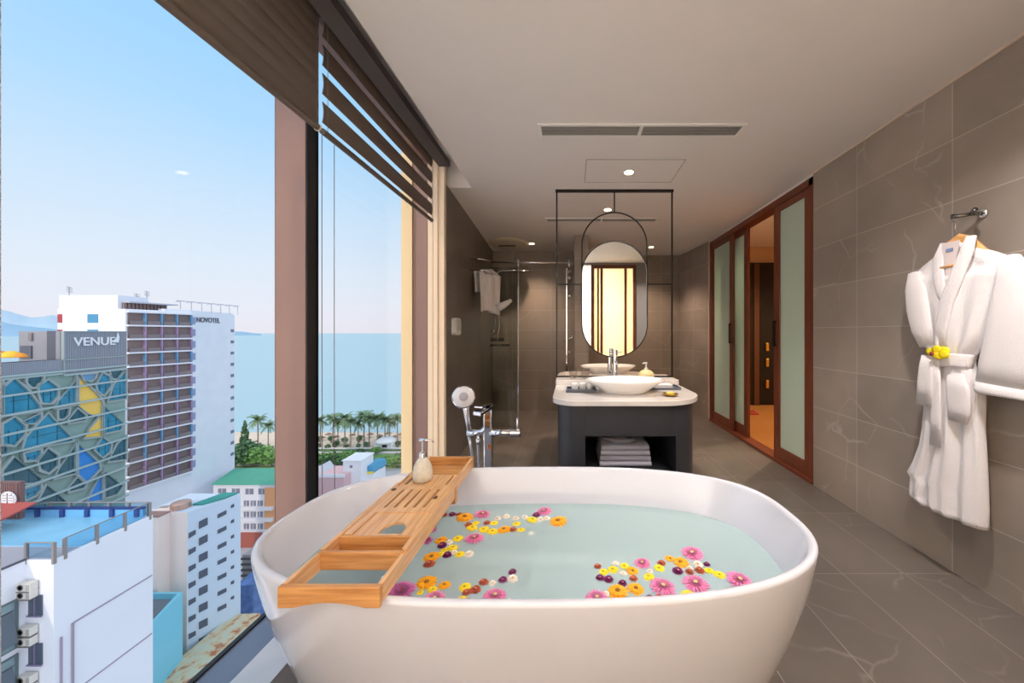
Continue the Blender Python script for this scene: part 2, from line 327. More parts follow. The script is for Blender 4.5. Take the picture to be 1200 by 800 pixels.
# ================================================================== SLIDING DOOR (right wall)
d1 = struct(thing('door_1', None, None, (1.95, 3.9, 0)))
MB().box(1.945, 2.06, 2.839, 2.889, 0, 2.47).box(1.945, 2.06, 4.87, 4.93, 0, 2.47).box(1.945, 2.06, 2.839, 4.93, 2.41, 2.47).box(1.935, 2.06, 2.839, 4.93, 0, .03).build('door_frame', M_reddoor, d1)
MB().box(1.96, 2.06, 2.839, 4.93, 2.47, 2.5).build('head_trim', M_ceil, d1)
def panel(y0, y1, x, glass, handle_y=None, st=.085):
    pn = MB().box(x, x+.035, y0, y0+st, .03, 2.41).box(x, x+.035, y1-st, y1, .03, 2.41).box(x, x+.035, y0+st, y1-st, .03, .15).box(x, x+.035, y0+st, y1-st, 2.35, 2.41).build('sliding_panel', M_reddoor, d1, bevel=.003)
    if glass: bx('frosted_glass', M_frost, (x+.013, x+.02, y0+st, y1-st, .15, 2.35), pn)
    if handle_y: MB().box(x-.022, x-.012, handle_y-.012, handle_y+.012, 1.09, 1.33).box(x-.014, x, handle_y-.012, handle_y+.012, 1.09, 1.11).box(x-.014, x, handle_y-.012, handle_y+.012, 1.31, 1.33).build('door_handle', M_black, pn)
panel(2.865, 3.40, 1.955, True, 3.37, .09)
panel(4.0, 4.6, 2.0, True, None, .075)
panel(4.27, 4.90, 1.955, True, 4.31, .075)

# ---- room beyond the sliding door
hb = wood_mat('oak_floor', (150, 96, 46), (186, 126, 66), (4, 14, 1), .35)
struct(MB().box(2.06, 5.2, 2.6, 6.2, -.1, 0).build('floor_bedroom', hb))
wp = mat('beige_wall', (196, 160, 120), .8)
struct(MB().box(5.2, 5.3, 2.6, 6.2, 0, 2.7).build('wall_bedroom_side', wp)); struct(MB().box(2.06, 5.3, 6.1, 6.2, 0, 2.7).build('wall_bedroom_back', wp))
struct(MB().box(2.06, 5.3, 2.5, 2.6, 0, 2.7).build('wall_bedroom_front', wp))
struct(MB().box(2.06, 5.3, 2.5, 6.2, 2.7, 2.8).build('ceiling_bedroom', M_ceil))
wd = thing('wardrobe', 'tall black wardrobe seen through the open sliding door', 'wardrobe', (3.2, 5.95, 0))
M_blk = mat('black_gloss', (15, 14, 15), .3, spec=.4)
bx('body', M_blk, (2.4, 4.2, 5.97, 6.095, 0, 2.4), wd)
for a, b in ((2.42, 3.08), (3.19, 3.62), (3.63, 4.18)): bx('wardrobe_door', M_blk, (a, b, 5.945, 5.97, .04, 2.36), wd, bevel=.004)
bx('divider_strip', mat('bronze_strip', (92, 62, 44), .3, metal=.5), (3.09, 3.18, 5.94, 5.97, 0, 2.38), wd)
for z in (.98, .72, .36): MB().box(3.27, 3.32, 5.90, 5.945, z-.07, z+.07).build('brass_glint', M_gold, wd, bevel=.01)  # brass blocks standing in for warm glints on the wardrobe
for (x, y, z, e, c) in ((3.0, 4.4, 2.6, 70, (1, .76, .5)), (4.4, 3.6, 2.5, 45, (1, .78, .52))):
    l = bpy.data.lights.new('bedroom_lamp', 'SPOT'); l.energy = e*3; l.spot_size = 2.6; l.spot_blend = .6; l.color = c; l.shadow_soft_size = .03
    o = bpy.data.objects.new('bedroom_lamp', l); C.objects.link(o); o.location = (x, y, z); o['kind'] = 'structure'
q = at(901, 258, 5.2)
MB().lathe([(.05, 2.699), (.05, 2.69), (.03, 2.686)], (q.x, 4.9, 0), 20).build('x', M_lamp, None, smooth=True, loc=(q.x, 4.9, 2.7)); o = bpy.data.objects['x']; o.name = 'bedroom_downlight'; tag(o, 'small warm spotlight in the bedroom ceiling beyond the open sliding door', 'ceiling light')
sb = MB().prism([(2.35, 5.2), (2.8, 5.25), (2.85, 5.5), (2.4, 5.45)], .0, .02).build('floor_mat', mat('red_mat', (150, 50, 36), .9, bump=.4), loc=(2.6, 5.3, 0)); tag(sb, 'dark red mat lying on the wood floor beyond the sliding door', 'mat')
# warm lamp behind the glazed door, two added lamps filling through the curtain
for (x, y, z, e, c) in ((.9, -.8, 1.4, 14, (1, .76, .48)), (.0, -.9, 1.7, 88, (.88, .93, 1)), (-.8, -.9, 1.5, 120, (.74, .87, 1))):
    l = bpy.data.lights.new('back_room_lamp_and_fill', 'POINT'); l.energy = e; l.color = c; l.shadow_soft_size = .2
    o = bpy.data.objects.new('back_room_lamp_and_fill', l); C.objects.link(o); o.location = (x, y, z); o['kind'] = 'structure'
struct(MB().box(-1.5, 2.06, -1.6, -1.5, 0, 2.9).box(-1.6, -1.5, -1.6, -.25, 0, 2.9).box(2.06, 2.16, -1.6, -.25, 0, 2.7).build('wall_behind_door', mat('warm_white_paint', (236, 226, 208), .8)))
struct(MB().box(-1.6, 2.16, -1.6, -.25, 2.8, 2.9).build('ceiling_behind_door', M_ceil)); struct(MB().box(-1.6, 2.16, -1.6, -.25, -.1, 0).build('floor_behind_door', hb))

# ================================================================== BATHTUB
TX, TY, TA, TB, TN = -.105, 1.28, .905, .437, 2.7
def sring(a, b, z, n=TN, N=120, cx=TX, cy=TY):
    out = []
    for k in range(N):
        t = 2*PI*k/N; c, s = math.cos(t), math.sin(t)
        rr = (abs(c)**n+abs(s)**n)**(-1/n)
        out.append(Vector((cx+a*rr*c, cy+b*rr*s, z)))
    return out
tub = thing('bathtub', 'large white freestanding oval bathtub filled with pale turquoise water and flowers', 'bathtub', (TX, TY, 0))
rings = []
def ab(z):
    u = max(0, 1-z/.57); k = u**1.45
    return TA-.20*k, TB-.115*k
rings.append(sring(TA-.24, TB-.15, 0.0))
for z in (.004, .02, .06, .12, .2, .28, .36, .44, .5, .54, .558): a, b = ab(z); rings.append(sring(a-(.008 if z < .01 else 0), b-(.008 if z < .01 else 0), z))
rings.append(sring(TA-.001, TB-.001, .565)); rings.append(sring(TA-.007, TB-.007, .570)); rings.append(sring(TA-.016, TB-.016, .570)); rings.append(sring(TA-.022, TB-.022, .566)); rings.append(sring(TA-.026, TB-.025, .557))
INN = [(.54, .034, .030), (.50, .052, .045), (.42, .085, .066), (.34, .115, .085), (.26, .15, .105), (.20, .19, .13), (.165, .24, .165), (.148, .30, .21), (.142, .42, .30)]
for z, da, db in INN: rings.append(sring(TA-da, TB-db, z, TN-.2*(da > .2)))
MB().rings(rings).build('basin_shell', M_white_tub, tub, smooth=True)
# drain under the water
MB().lathe([(.046, .142), (.046, .150), (.040, .156), (.012, .158)], (-.10, 1.41, 0), 32).build('drain_cap', M_chrome, tub, smooth=True)
# water
wm = bpy.data.materials.new('bath_water'); wm.use_nodes = True; nt = wm.node_tree; n = nt.nodes; L = nt.links
b = n['Principled BSDF']; b.inputs['Base Color'].default_value = (*lin((216, 236, 233)), 1); b.inputs['Roughness'].default_value = .02; b.inputs['IOR'].default_value = 1.33
tr = n.new('ShaderNodeBsdfTransparent'); tr.inputs[0].default_value = (.78, .90, .89, 1)
mx = n.new('ShaderNodeMixShader'); mx.inputs[0].default_value = .62; L.new(b.outputs[0], mx.inputs[1]); L.new(tr.outputs[0], mx.inputs[2]); L.new(mx.outputs[0], n['Material Output'].inputs[0])
nz = n.new('ShaderNodeTexNoise'); nz.inputs['Scale'].default_value = 3; bp = n.new('ShaderNodeBump'); bp.inputs['Strength'].default_value = .06; bp.inputs['Distance'].default_value = .02
tc = n.new('ShaderNodeTexCoord'); L.new(tc.outputs['Object'], nz.inputs[0]); L.new(nz.outputs[0], bp.inputs['Height']); L.new(bp.outputs[0], b.inputs['Normal'])
ZW = .42
r0 = sring(TA-.0845, TB-.0655, ZW); wmesh = MB().add(r0, [tuple(range(len(r0)))]).build('bath_water', wm, loc=(TX, TY, ZW))
tag(wmesh, 'still pale turquoise water filling the white bathtub', 'water')

# ================================================================== FLOWERS
def petal_ring(mb, n, r0, r1, w, z0, z1, droop=0, ph=0, jit=.1, cup=0):
    for k in range(n):
        t = 2*PI*k/n+ph+random.uniform(-jit, jit); c, s = math.cos(t), math.sin(t); ro = r1*random.uniform(.92, 1.05)
        vs = []
        for f, ww in ((0, .35), (.45, .95), (.8, 1), (1, .35)):
            rr = r0+(ro-r0)*f; z = z0+(z1-z0)*f-droop*f*f; h = w*ww/2
            vs += [(rr*c-h*s, rr*s+h*c, z+cup), (rr*c, rr*s, z), (rr*c+h*s, rr*s-h*c, z+cup)]
        mb.add(vs, [(3*i+j, 3*i+j+1, 3*i+j+4, 3*i+j+3) for i in range(3) for j in range(2)])
def fmesh(kind):
    mb = MB(); ce = MB(); inn = MB()
    if kind == 'gerbera':
        petal_ring(mb, 20, .2, 1, .17, .12, .16, .12, 0, .06, .05); petal_ring(mb, 18, .2, .82, .15, .22, .34, .08, .15, .06, .05); petal_ring(inn, 18, .12, .52, .11, .30, .44, 0, .1, .08, .04); petal_ring(inn, 14, .1, .36, .09, .36, .54, 0, .2, .08, .04)
        ce.lathe([(.02, .46), (.09, .46), (.15, .40), (.15, .2)], n=16)
    elif kind == 'daisy':
        petal_ring(mb, 13, .2, 1, .36, .18, .14, .12, 0, .06, .05); petal_ring(mb, 11, .2, .78, .34, .26, .28, .08, .2, .06, .05)
        ce.lathe([(.02, .40), (.16, .38), (.24, .30), (.24, .1)], n=14)
    else:
        petal_ring(mb, 12, .15, 1, .42, .15, .12, .1, 0, .1, .06); petal_ring(mb, 11, .12, .8, .36, .28, .36, .08, .2, .1, .06); petal_ring(mb, 8, .08, .5, .3, .4, .62, 0, .1, .1, .06)
        ce.lathe([(.02, .56), (.12, .54), (.18, .46), (.18, .2)], n=10)
    return mb, ce, inn
cols = {'pink': ((238, 132, 182), (214, 196, 130), 'gerbera', 'pink gerbera'), 'magenta': ((212, 110, 176), (150, 60, 80), 'gerbera', 'magenta gerbera'),
        'orange': ((244, 168, 20), (150, 96, 20), 'daisy', 'orange-yellow chrysanthemum'), 'yellow': ((246, 214, 30), (176, 160, 40), 'daisy', 'yellow daisy'),
        'purple': ((116, 28, 92), (190, 120, 120), 'pompon', 'dark purple aster'), 'rust': ((176, 84, 62), (214, 140, 90), 'pompon', 'rust-red aster'), 'white': ((244, 232, 222), (214, 200, 120), 'pompon', 'white aster')}
NM = {'gerbera': 'gerbera_flower', 'daisy': 'daisy_flower', 'pompon': 'aster_flower'}
proto = {}
def A6(s): return [(450+x/4.8, 580+y/4.8, w/4.8) for x, y, w in s]
def A7(s): return [(680+x/5.4545, 620+y/5.4545, w/5.4545) for x, y, w in s]
FL = {
 'pink': A6([(555, 105, 100), (900, 88, 92), (508, 240, 118), (625, 565, 150), (285, 578, 130)])+A7([(715, 152, 150), (395, 212, 115), (530, 365, 185), (738, 345, 180), (1020, 325, 180), (110, 435, 160), (880, 410, 80)]),
 'magenta': A6([(100, 540, 165), (262, 192, 75), (238, 250, 90)]),
 'orange': A6([(455, 122, 90), (680, 190, 75), (980, 145, 98), (318, 250, 68), (275, 345, 85), (240, 488, 105), (340, 500, 68)])+A7([(335, 262, 78), (575, 183, 62), (640, 207, 98), (240, 393, 125), (355, 375, 105)]),
 'yellow': A6([(612, 200, 60), (560, 190, 60), (497, 180, 62), (835, 135, 62), (745, 157, 44), (770, 190, 46), (620, 153, 44), (515, 153, 42), (292, 125, 52), (415, 240, 56), (385, 291, 60), (343, 303, 44), (318, 328, 40), (420, 327, 54), (275, 525, 55), (205, 540, 38), (455, 512, 66), (435, 582, 56), (385, 590, 50), (160, 588, 44)])+A7([(148, 265, 60), (208, 250, 68), (282, 230, 60), (437, 297, 70), (503, 243, 65), (825, 258, 65), (890, 285, 68), (690, 415, 85), (790, 415, 66)]),
 'purple': A6([(383, 105, 42), (855, 108, 44), (325, 280, 54), (355, 331, 52), (722, 427, 48), (668, 472, 52)])+A7([(127, 305, 58), (183, 315, 66), (272, 338, 58), (625, 262, 70), (808, 218, 46), (443, 435, 58)]),
 'rust': A6([(340, 108, 38), (422, 105, 36), (475, 162, 44), (580, 152, 40), (722, 190, 44), (256, 378, 62), (465, 540, 50), (515, 526, 62), (558, 485, 54), (475, 592, 50)])+A7([(110, 230, 50), (520, 210, 55), (340, 310, 54), (700, 262, 55), (762, 257, 62), (505, 432, 64)]),
 'white': A6([(640, 127, 40), (690, 117, 44), (740, 127, 42), (790, 120, 40), (882, 132, 42), (915, 127, 40), (368, 260, 42), (480, 327, 54), (398, 320, 40), (612, 489, 44), (724, 465, 62), (700, 592, 44)])+A7([(225, 212, 44), (275, 277, 46), (445, 262, 42), (752, 218, 62), (165, 405, 44), (700, 245, 40)]),
}
def cluster(px, py):
    if px > 690-8: return 'right-hand drift'
    if py < 622: return 'far flower band'
    if py < 663 and px < 560: return 'drift beside tray'
    return 'front-left drift'
allf = []
for k, lst in FL.items():
    for (px, py, w) in lst:
        q = atz(px, py, ZW+.004); r = .5*w*q.y/F*(1.0 if k in ('pink', 'magenta') else 1.12); allf.append([k, q.x, q.y, r, cluster(px, py)])
for it in range(30):                        # ease apart flowers that overlap heavily
    for i in range(len(allf)):
        for j in range(i):
            a, b_ = allf[i], allf[j]; dx, dy = a[1]-b_[1], a[2]-b_[2]; d = math.hypot(dx, dy)+1e-6; m_ = (a[3]+b_[3])*.76
            if d < m_:
                f = (m_-d)/2*.35/d; a[1] += dx*f; a[2] += dy*f; b_[1] -= dx*f; b_[2] -= dy*f
for a in allf:
    fx = (abs((a[1]-TX)/(TA-.10-a[3]))**TN+abs((a[2]-TY)/(TB-.08-a[3]))**TN)**(1/TN)
    if fx > 1: a[1] = TX+(a[1]-TX)/fx; a[2] = TY+(a[2]-TY)/fx
from collections import defaultdict
grp = defaultdict(list)
for a in allf: grp[(a[0], a[4])].append(a)
for (k, cl), L_ in grp.items():
    L_.sort(key=lambda a: a[1]*F/a[2])
    c1, c2, kind, nm = cols[k]
    for i, a in enumerate(L_):
        if k not in proto:
            mb, ce, inn = fmesh(kind); r_ = bpy.data.objects.new(NM[kind], None); C.objects.link(r_)
            r_ = mb.build(NM[kind], mat('petal_'+k, c1, .6, var=.12, vscale=3, subs=.0), None, smooth=True); c_ = ce.build('flower_centre', mat('centre_'+k, c2, .8), r_, smooth=True)
            inn.v and inn.build('inner_petals', mat('petal_inner_'+k, tuple(int(v*.8) for v in c1), .6), r_, smooth=True); proto[k] = r_; o = r_
        else: o = copy_tree(proto[k])
        o.name = NM[kind]
        o.location = (a[1], a[2], ZW-.001+.0004*random.random()); o.scale = (a[3], a[3], a[3]*(.62 if cols[k][2] == 'gerbera' else .8)); o.rotation_euler = (random.uniform(-.1, .1), random.uniform(-.1, .1), random.uniform(0, 6))
        pos = 'only one' if len(L_) == 1 else ordl(i)
        tag(o, f'{nm} floating, {pos} of its colour in {cl}', 'flower', 'flowers floating in the bath')

# ================================================================== BATH TRAY
tr_ = thing('bath_tray', 'bamboo bath caddy tray laid across the left end of the white tub', 'bath tray', (-.565, 1.26, .57))
Zt = .62; Zb = .573
X0, X1 = -.685, -.445
def arch_board(x0, x1, y0, y1, z0, z1, arch=.012):   # board with a shallow arched underside, resting at both ends
    N = 14; poly = [(x0, z1), (x1, z1)]+[(x1+(x0-x1)*k/N, z0+(arch*math.sin(PI*(k-2)/(N-4)) if 2 <= k <= N-2 else 0)) for k in range(N+1)]
    return MB().prism(poly, y0, y1, lambda a, b, c: (a, c, b))
# near extension (open frame)
arch_board(X0, X1, .828, .842, Zb-.002, Zt).build('end_board', M_bamboo2, tr_, bevel=.0015)
bx('side_rail', M_bamboo, (X0, X0+.012, .842, 1.05, Zb+.002, Zt), tr_, bevel=.0015); bx('side_rail', M_bamboo, (X1-.012, X1, .842, 1.05, Zb+.002, Zt), tr_, bevel=.0015)
bx('cross_board', M_bamboo2, (X0+.004, X1-.004, .955, .967, Zb+.002, Zt+.003), tr_, bevel=.0015)
MB().box(X0+.012, X1-.012, .967, 1.03, Zb+.003, Zb+.009).build('slat_floor', M_bamboo2, tr_)
bx('cross_board', M_bamboo2, (X0+.004, X1-.004, 1.028, 1.036, Zb+.009, Zt+.004), tr_, bevel=.0015)
# centre section
bx('side_rail', M_bamboo, (X0+.003, X0+.016, .968, 1.40, Zb, Zt+.006), tr_, bevel=.0015); bx('side_rail', M_bamboo, (X1-.016, X1-.001, .968, 1.40, Zb, Zt+.006), tr_, bevel=.0015)
def slotted(x0, x1, y0, y1, z0, z1, slots, name):
    # plate with slots (elongated along y) built from strips
    mb = MB(); xs = sorted(slots)
    cur = x0
    for (sx0, sx1, sy0, sy1) in xs:
        if sx0 > cur: mb.box(cur, sx0, y0, y1, z0, z1)
        mb.box(sx0, sx1, y0, sy0, z0, z1); mb.box(sx0, sx1, sy1, y1, z0, z1); cur = sx1
    mb.box(cur, x1, y0, y1, z0, z1)
    return mb.build(name, M_bamboo, tr_)
# soap plate with half-round opening
N = 12; cx, cy, rx, ry = -.535, 1.07, .035, .042
half = [(cx+rx*math.cos(PI*k/N), cy+ry*math.sin(PI*k/N)*1.0) for k in range(N+1)]
poly = [(X0+.016, 1.036), (cx-rx, 1.036), (cx-rx, cy)]+half[::-1][1:-1]+[(cx+rx, cy), (cx+rx, 1.036), (X1-.016, 1.036), (X1-.016, 1.17), (X0+.016, 1.17)]
MB().prism(poly, Zt-.006, Zt+.001).box(cx-rx, cx+rx, 1.036, 1.048, Zt-.006, Zt+.001).build('soap_plate', M_bamboo, tr_)
bx('side_strip', M_bamboo, (X0+.02, X0+.045, 1.04, 1.17, Zt+.001, Zt+.005), tr_)
sl = [(X0+.052+.033*i, X0+.062+.033*i, 1.20, 1.34) for i in range(5)]
slotted(X0+.016, X1-.016, 1.17, 1.37, Zt-.032, Zt+.004, sl, 'slotted_plate')
MB().lathe([(.0, Zt+.004), (.009, Zt+.0045), (.009, Zt+.0068), (.001, Zt+.007)], (-.665, 1.335, 0), 16).build('plug', mat('dark_plug', (90, 52, 26), .5), tr_)
MB().prism([(-.492, 1.262), (-.476, 1.262), (-.478, 1.285), (-.487, 1.285)], Zt+.0038, Zt+.0045).build('glass_notch', mat('dark_plug', (90, 52, 26), .5), tr_)
# far extension
sl = [(-.655, -.645, 1.40, 1.49), (-.495, -.487, 1.40, 1.49)]
slotted(X0+.014, -.474, 1.37, 1.50, Zt-.034, Zt-.004, sl, 'bottle_plate')
bx('side_rail', M_bamboo, (X0+.004, X0+.014, 1.37, 1.705, Zb+.002, Zt), tr_, bevel=.0015); bx('side_rail', M_bamboo, (-.474, -.462, 1.37, 1.705, Zb+.002, Zt), tr_, bevel=.0015)
bx('slat_floor', M_bamboo2, (X0+.014, -.474, 1.51, 1.69, Zb+.004, Zb+.01), tr_)
arch_board(X0+.004, -.462, 1.695, 1.71, Zb-.002, Zt).build('end_board', M_bamboo2, tr_, bevel=.0015)
bx('cross_board', M_bamboo2, (X0+.014, -.474, 1.50, 1.51, Zb+.004, Zt-.002), tr_)
MB().box(-.462, -.444, 1.37, 1.40, Zb-.02, Zt-.006).build('slide_stop', M_bamboo2, tr_)
# soap bottle on tray
sx, sy, sz = -.597, 1.435, Zt-.0038
sd = thing('soap_dispenser', 'speckled beige stoneware pump bottle standing on the bamboo bath tray', 'soap dispenser', (sx, sy, sz))
MB().lathe([(.027, 0), (.034, .004), (.038, .018), (.038, .034), (.034, .060), (.026, .080), (.018, .091), (.014, .095)], (sx, sy, sz), 40).build('bottle', M_soap, sd, smooth=True)
MB().lathe([(.0145, .093), (.0145, .112), (.012, .115), (.006, .117), (.0045, .118), (.0045, .162)], (sx, sy, sz), 24).build('pump_collar', M_chrome, sd, auto=.7)
MB().tube([(sx-.014, sy, sz+.165), (sx+.012, sy, sz+.166), (sx+.032, sy-.002, sz+.164), (sx+.046, sy-.003, sz+.158)], [.0065, .006, .0035, .003], 12).build('pump_nozzle', M_chrome, sd, smooth=True)

# ================================================================== TUB FILLER (floor-standing tap)
FY = 2.07; fs = F/FY
def fp(px, py, dy=0): q = at(px, py, FY); return Vector((q.x, FY+dy, q.z))
tf = thing('bath_tap', 'chrome floor-standing bath tap with lever spout behind the tub', 'tap', (-.468, FY, 0))
col = fp(572, 500)
MB().prism([(col.x-.026+.052*a, FY-.02+.04*b) for a, b in ((0, .15), (.15, 0), (.85, 0), (1, .15), (1, .85), (.85, 1), (.15, 1), (0, .85))], 0, .795).build('column', M_chrome, tf, bevel=.003)
MB().lathe([(.07, 0), (.07, .008), (.05, .014), (.03, .016)], (col.x, FY, 0), 32).build('floor_flange', M_chrome, tf, smooth=True)
def slab8(q, t, name, bev):
    vs = [Vector(p) for p in q]; return MB().add([v+Vector((0, 0, t)) for v in vs]+vs, [(0, 1, 2, 3), (4, 7, 6, 5), (0, 4, 5, 1), (1, 5, 6, 2), (2, 6, 7, 3), (3, 7, 4, 0)]).build(name, M_chrome, tf, bevel=bev)
slab8([(col.x+.012, FY+.022, .772), (col.x+.028, FY-.022, .772), (-.478, FY-.17, .766), (-.53, FY-.14, .766)], .022, 'spout', .005)
slab8([(col.x-.014, FY+.024, .797), (col.x+.032, FY-.004, .799), (col.x+.004, FY-.15, .806), (col.x-.046, FY-.13, .804)], .010, 'lever', .002)
MB().tube([(-.60, FY, .632), (-.53, FY, .632), (-.505, FY, .64), (-.485, FY, .665), (-.478, FY, .70)], [.02, .018, .02, .02, .016], 16).tube([(-.47, FY, .632), (-.31, FY, .632)], [.022, .02], 16).build('cross_arm', M_chrome, tf, smooth=True)
MB().tube([(-.345, FY-.005, .632), (-.29, FY-.005, .632)], [.026, .026], 20).build('control_knob', M_chrome, tf, auto=.7)
MB().tube([(-.303, FY-.01, .64), (-.306, FY-.015, .72)], [.0085, .006], 12).build('control_pin', M_chrome, tf, smooth=True)
MB().box(-.475, -.461, FY-.021, FY-.0195, .54, .575).build('badge', mat('copper_badge', (196, 110, 50), .35, metal=.6), tf)
def hose(x0, x1, r=.009):
    pts = [(x0+(x1-x0)*k/8+.01*math.sin(k*.4), FY-.012, .61-k*.065) for k in range(9)]
    return pts
MB().tube([(-.588, FY-.012, .615), (-.575, FY-.012, .55), (-.560, FY-.012, .45), (-.55, FY-.012, .35), (-.545, FY-.012, .22), (-.537, FY-.012, .13), (-.525, FY-.012, .12), (-.518, FY-.012, .16), (-.522, FY-.012, .35), (-.532, FY-.012, .5), (-.535, FY-.012, .585), (-.535, FY-.01, .62)], .0085, 10).build('hose', mat('metal_hose', (190, 190, 192), .25, metal=.8), tf, smooth=True)
MB().tube([(-.535, FY-.01, .60), (-.535, FY-.01, .565)], [.014, .010], 12).build('hose_nut', M_chrome, tf, smooth=True)
hs = thing('hand_shower', 'white-faced chrome hand shower resting upright in bath tap cradle', 'hand shower', (-.587, FY, .64))
MB().tube([(-.584, FY-.01, .650), (-.592, FY-.012, .70), (-.603, FY-.012, .77), (-.612, FY-.006, .815)], [.0135, .015, .019, .022], 16).build('handle', M_chrome, hs, smooth=True)
def disc(c, nrm, prof, name, m, par, n=36):
    nrm = Vector(nrm).normalized(); a = nrm.orthogonal().normalized(); b = nrm.cross(a); c = Vector(c)
    R = [[c+nrm*h+(a*math.cos(2*PI*k/n)+b*math.sin(2*PI*k/n))*r for k in range(n)] for r, h in prof]
    return MB().rings(R).build(name, m, par, smooth=True)
disc((-.618, FY-.012, .842), (.22, -.85, .30), [(.015, -.022), (.045, -.018), (.062, -.006), (.066, .006), (.063, .012)], 'head', M_chrome, hs)
disc((-.618, FY-.012, .842), (.22, -.85, .30), [(.060, .010), (.059, .0145), (.02, .016), (.018, .019), (.004, .0195)], 'face_plate', mat('face_white', (222, 218, 222), .3), hs)
disc((-.618, FY-.012, .842), (.22, -.85, .30), [(.026, .0155), (.025, .0205), (.003, .021)], 'spray_nozzle', mat('nozzle_grey', (170, 166, 172), .3), hs)

# ================================================================== VANITY
van = thing('vanity_cabinet', 'charcoal double-sided washstand cabinet with rounded corners and open towel niche', 'vanity', (.39, 3.1, 0))
def rrect(x0, x1, y0, y1, rl, rr, rlb=.05, rrb=.05, N=12):
    P = []
    def arc(cx, cy, r, a0, ry=None):
        for k in range(N+1):
            t = a0+PI/2*k/N; P.append((cx+r*math.cos(t), cy+(ry or r)*math.sin(t)))
    arc(x0+rl, y0+rl, rl, PI); arc(x1-rr, y0+rr, rr, 1.5*PI); arc(x1-rrb, y1-rrb, rrb, 0); arc(x0+rlb, y1-rlb, rlb, PI/2)
    return P
CX0, CX1, CY0, CY1 = -.085, .875, 2.33, 4.02
out = rrect(CX0, CX1, CY0, CY1, .14, .24, .14, .24, 14)
def clip(poly, f, keep):      # keep points where f(p)*keep>=0 (poly convex)
    o = []
    for i in range(len(poly)):
        a, b = poly[i], poly[(i+1) % len(poly)]; fa, fb = f(a)*keep, f(b)*keep
        if fa >= 0: o.append(a)
        if fa*fb < 0: t = fa/(fa-fb); o.append((a[0]+(b[0]-a[0])*t, a[1]+(b[1]-a[1])*t))
    return o
NXL, NXR = .10, .70
MB().prism(clip(out, lambda p: p[0]-NXL, -1), .08, .74).build('side_column', M_char, van, auto=.5)
MB().prism(clip(out, lambda p: p[0]-NXR, 1), .08, .74).build('side_column', M_char, van, auto=.5)
mid = clip(clip(out, lambda p: p[0]-NXL, 1), lambda p: p[0]-NXR, -1)
MB().prism(mid, .535, .738).build('fascia', M_char, van, bevel=.002)
MB().prism(mid, .08, .285).build('shelf', M_char, van, bevel=.002)
bx('back_panel', mat('niche_dark', (36, 36, 40), .5), (NXL, NXR, 3.1, 3.14, .285, .535), van)
MB().prism(rrect(CX0+.05, CX1-.05, CY0+.05, CY1-.05, .1, .2, .1, .2), 0, .08).build('plinth', M_black, van)
ct = MB().prism(rrect(-.12, .92, 2.28, 4.06, .17, .33, .17, .33, 16), .742, .776).build('counter_top', M_counter, van, bevel=.004)
MB().prism(rrect(-.12, .92, 2.98, 3.40, .01, .01, .01, .01, 2), .776, .818).build('raised_ledge', M_counter, van, bevel=.004)
def basin(cx, cy, lab):
    z = .776; t = thing('wash_basin', lab, 'basin', (cx, cy, z))
    pr = [(.15, 0), (.155, .003), (.165, .012), (.20, .035), (.25, .065), (.285, .088), (.292, .096), (.288, .100), (.278, .099), (.25, .08), (.2, .05), (.14, .028), (.06, .022), (.005, .021)]
    R = [[Vector((cx+r*math.cos(2*PI*k/56), cy+r*.70*math.sin(2*PI*k/56), z+h)) for k in range(56)] for r, h in pr]
    MB().rings(R).build('bowl', M_ceramic, t, smooth=True)
    y = cy-.115 if cy < 3.1 else cy+.115
    MB().lathe([(.012, 0), (.015, .004), (.006, .008)], (cx, cy, z+.022), 20).build('drain', M_chrome, t, smooth=True)
    zz = z+.052; yy = cy-.70*.219*(1 if cy < 3.1 else -1)
    MB().prism([(cx-.018+.036*a, zz+.006*b) for a, b in ((0, .3), (.1, 0), (.9, 0), (1, .3), (1, .7), (.9, 1), (.1, 1), (0, .7))], yy-.006, yy+.004, lambda a, b, c: (a, c, b)).build('overflow_slot', M_dark, t)
    return t
basin(.405, 2.62, 'white oval vessel basin on the near side of the counter')
basin(.40, 3.74, 'white oval vessel basin beyond the mirror, partly hidden behind nearer one')
def tap(cx, cy, lab, d):
    z = .818 if abs(cy-3.1) < .3 else .776
    t = thing('basin_tap', lab, 'tap', (cx, cy, z))
    MB().lathe([(.027, 0), (.027, .006), (.021, .010), (.0205, .19), (.019, .20)], (cx, cy, z), 28).build('body', M_chrome, t, auto=.8)
    MB().lathe([(.0215, .204), (.0215, .245), (.019, .252)], (cx, cy, z), 28).build('cap', M_chrome, t, auto=.8)
    MB().tube([(cx, cy, z+.165), (cx, cy+d*.08, z+.155), (cx, cy+d*.13, z+.145)], [.013, .012, .011], 14).build('spout', M_chrome, t, smooth=True)
    MB().tube([(cx, cy, z+.228), (cx+.05, cy+d*.03, z+.236)], [.006, .004], 10).build('lever', M_chrome, t, smooth=True)
tap(.385, 3.02, 'tall cylindrical chrome basin tap standing in front of the mirror', -1)
tap(.378, 3.36, 'tall chrome basin tap just left behind the nearer tap, beyond the mirror', 1)
# round soap dispenser
c = Vector((.655, 3.05, .818)); sd = thing('soap_dispenser', 'squat round cream pump bottle on the washstand ledge right of taps', 'soap dispenser', c)
MB().lathe([(.045, 0), (.062, .008), (.068, .03), (.062, .055), (.04, .074), (.02, .082), (.016, .084)], c, 36).build('bottle', M_soapy, sd, smooth=True)
MB().lathe([(.016, .083), (.016, .095), (.007, .098), (.006, .135)], c, 20).build('pump_collar', M_whitep, sd, auto=.8)
MB().tube([c+Vector((.008, 0, .138)), c+Vector((-.03, -.01, .136))], [.008, .005], 10).build('pump_nozzle', M_whitep, sd, smooth=True)
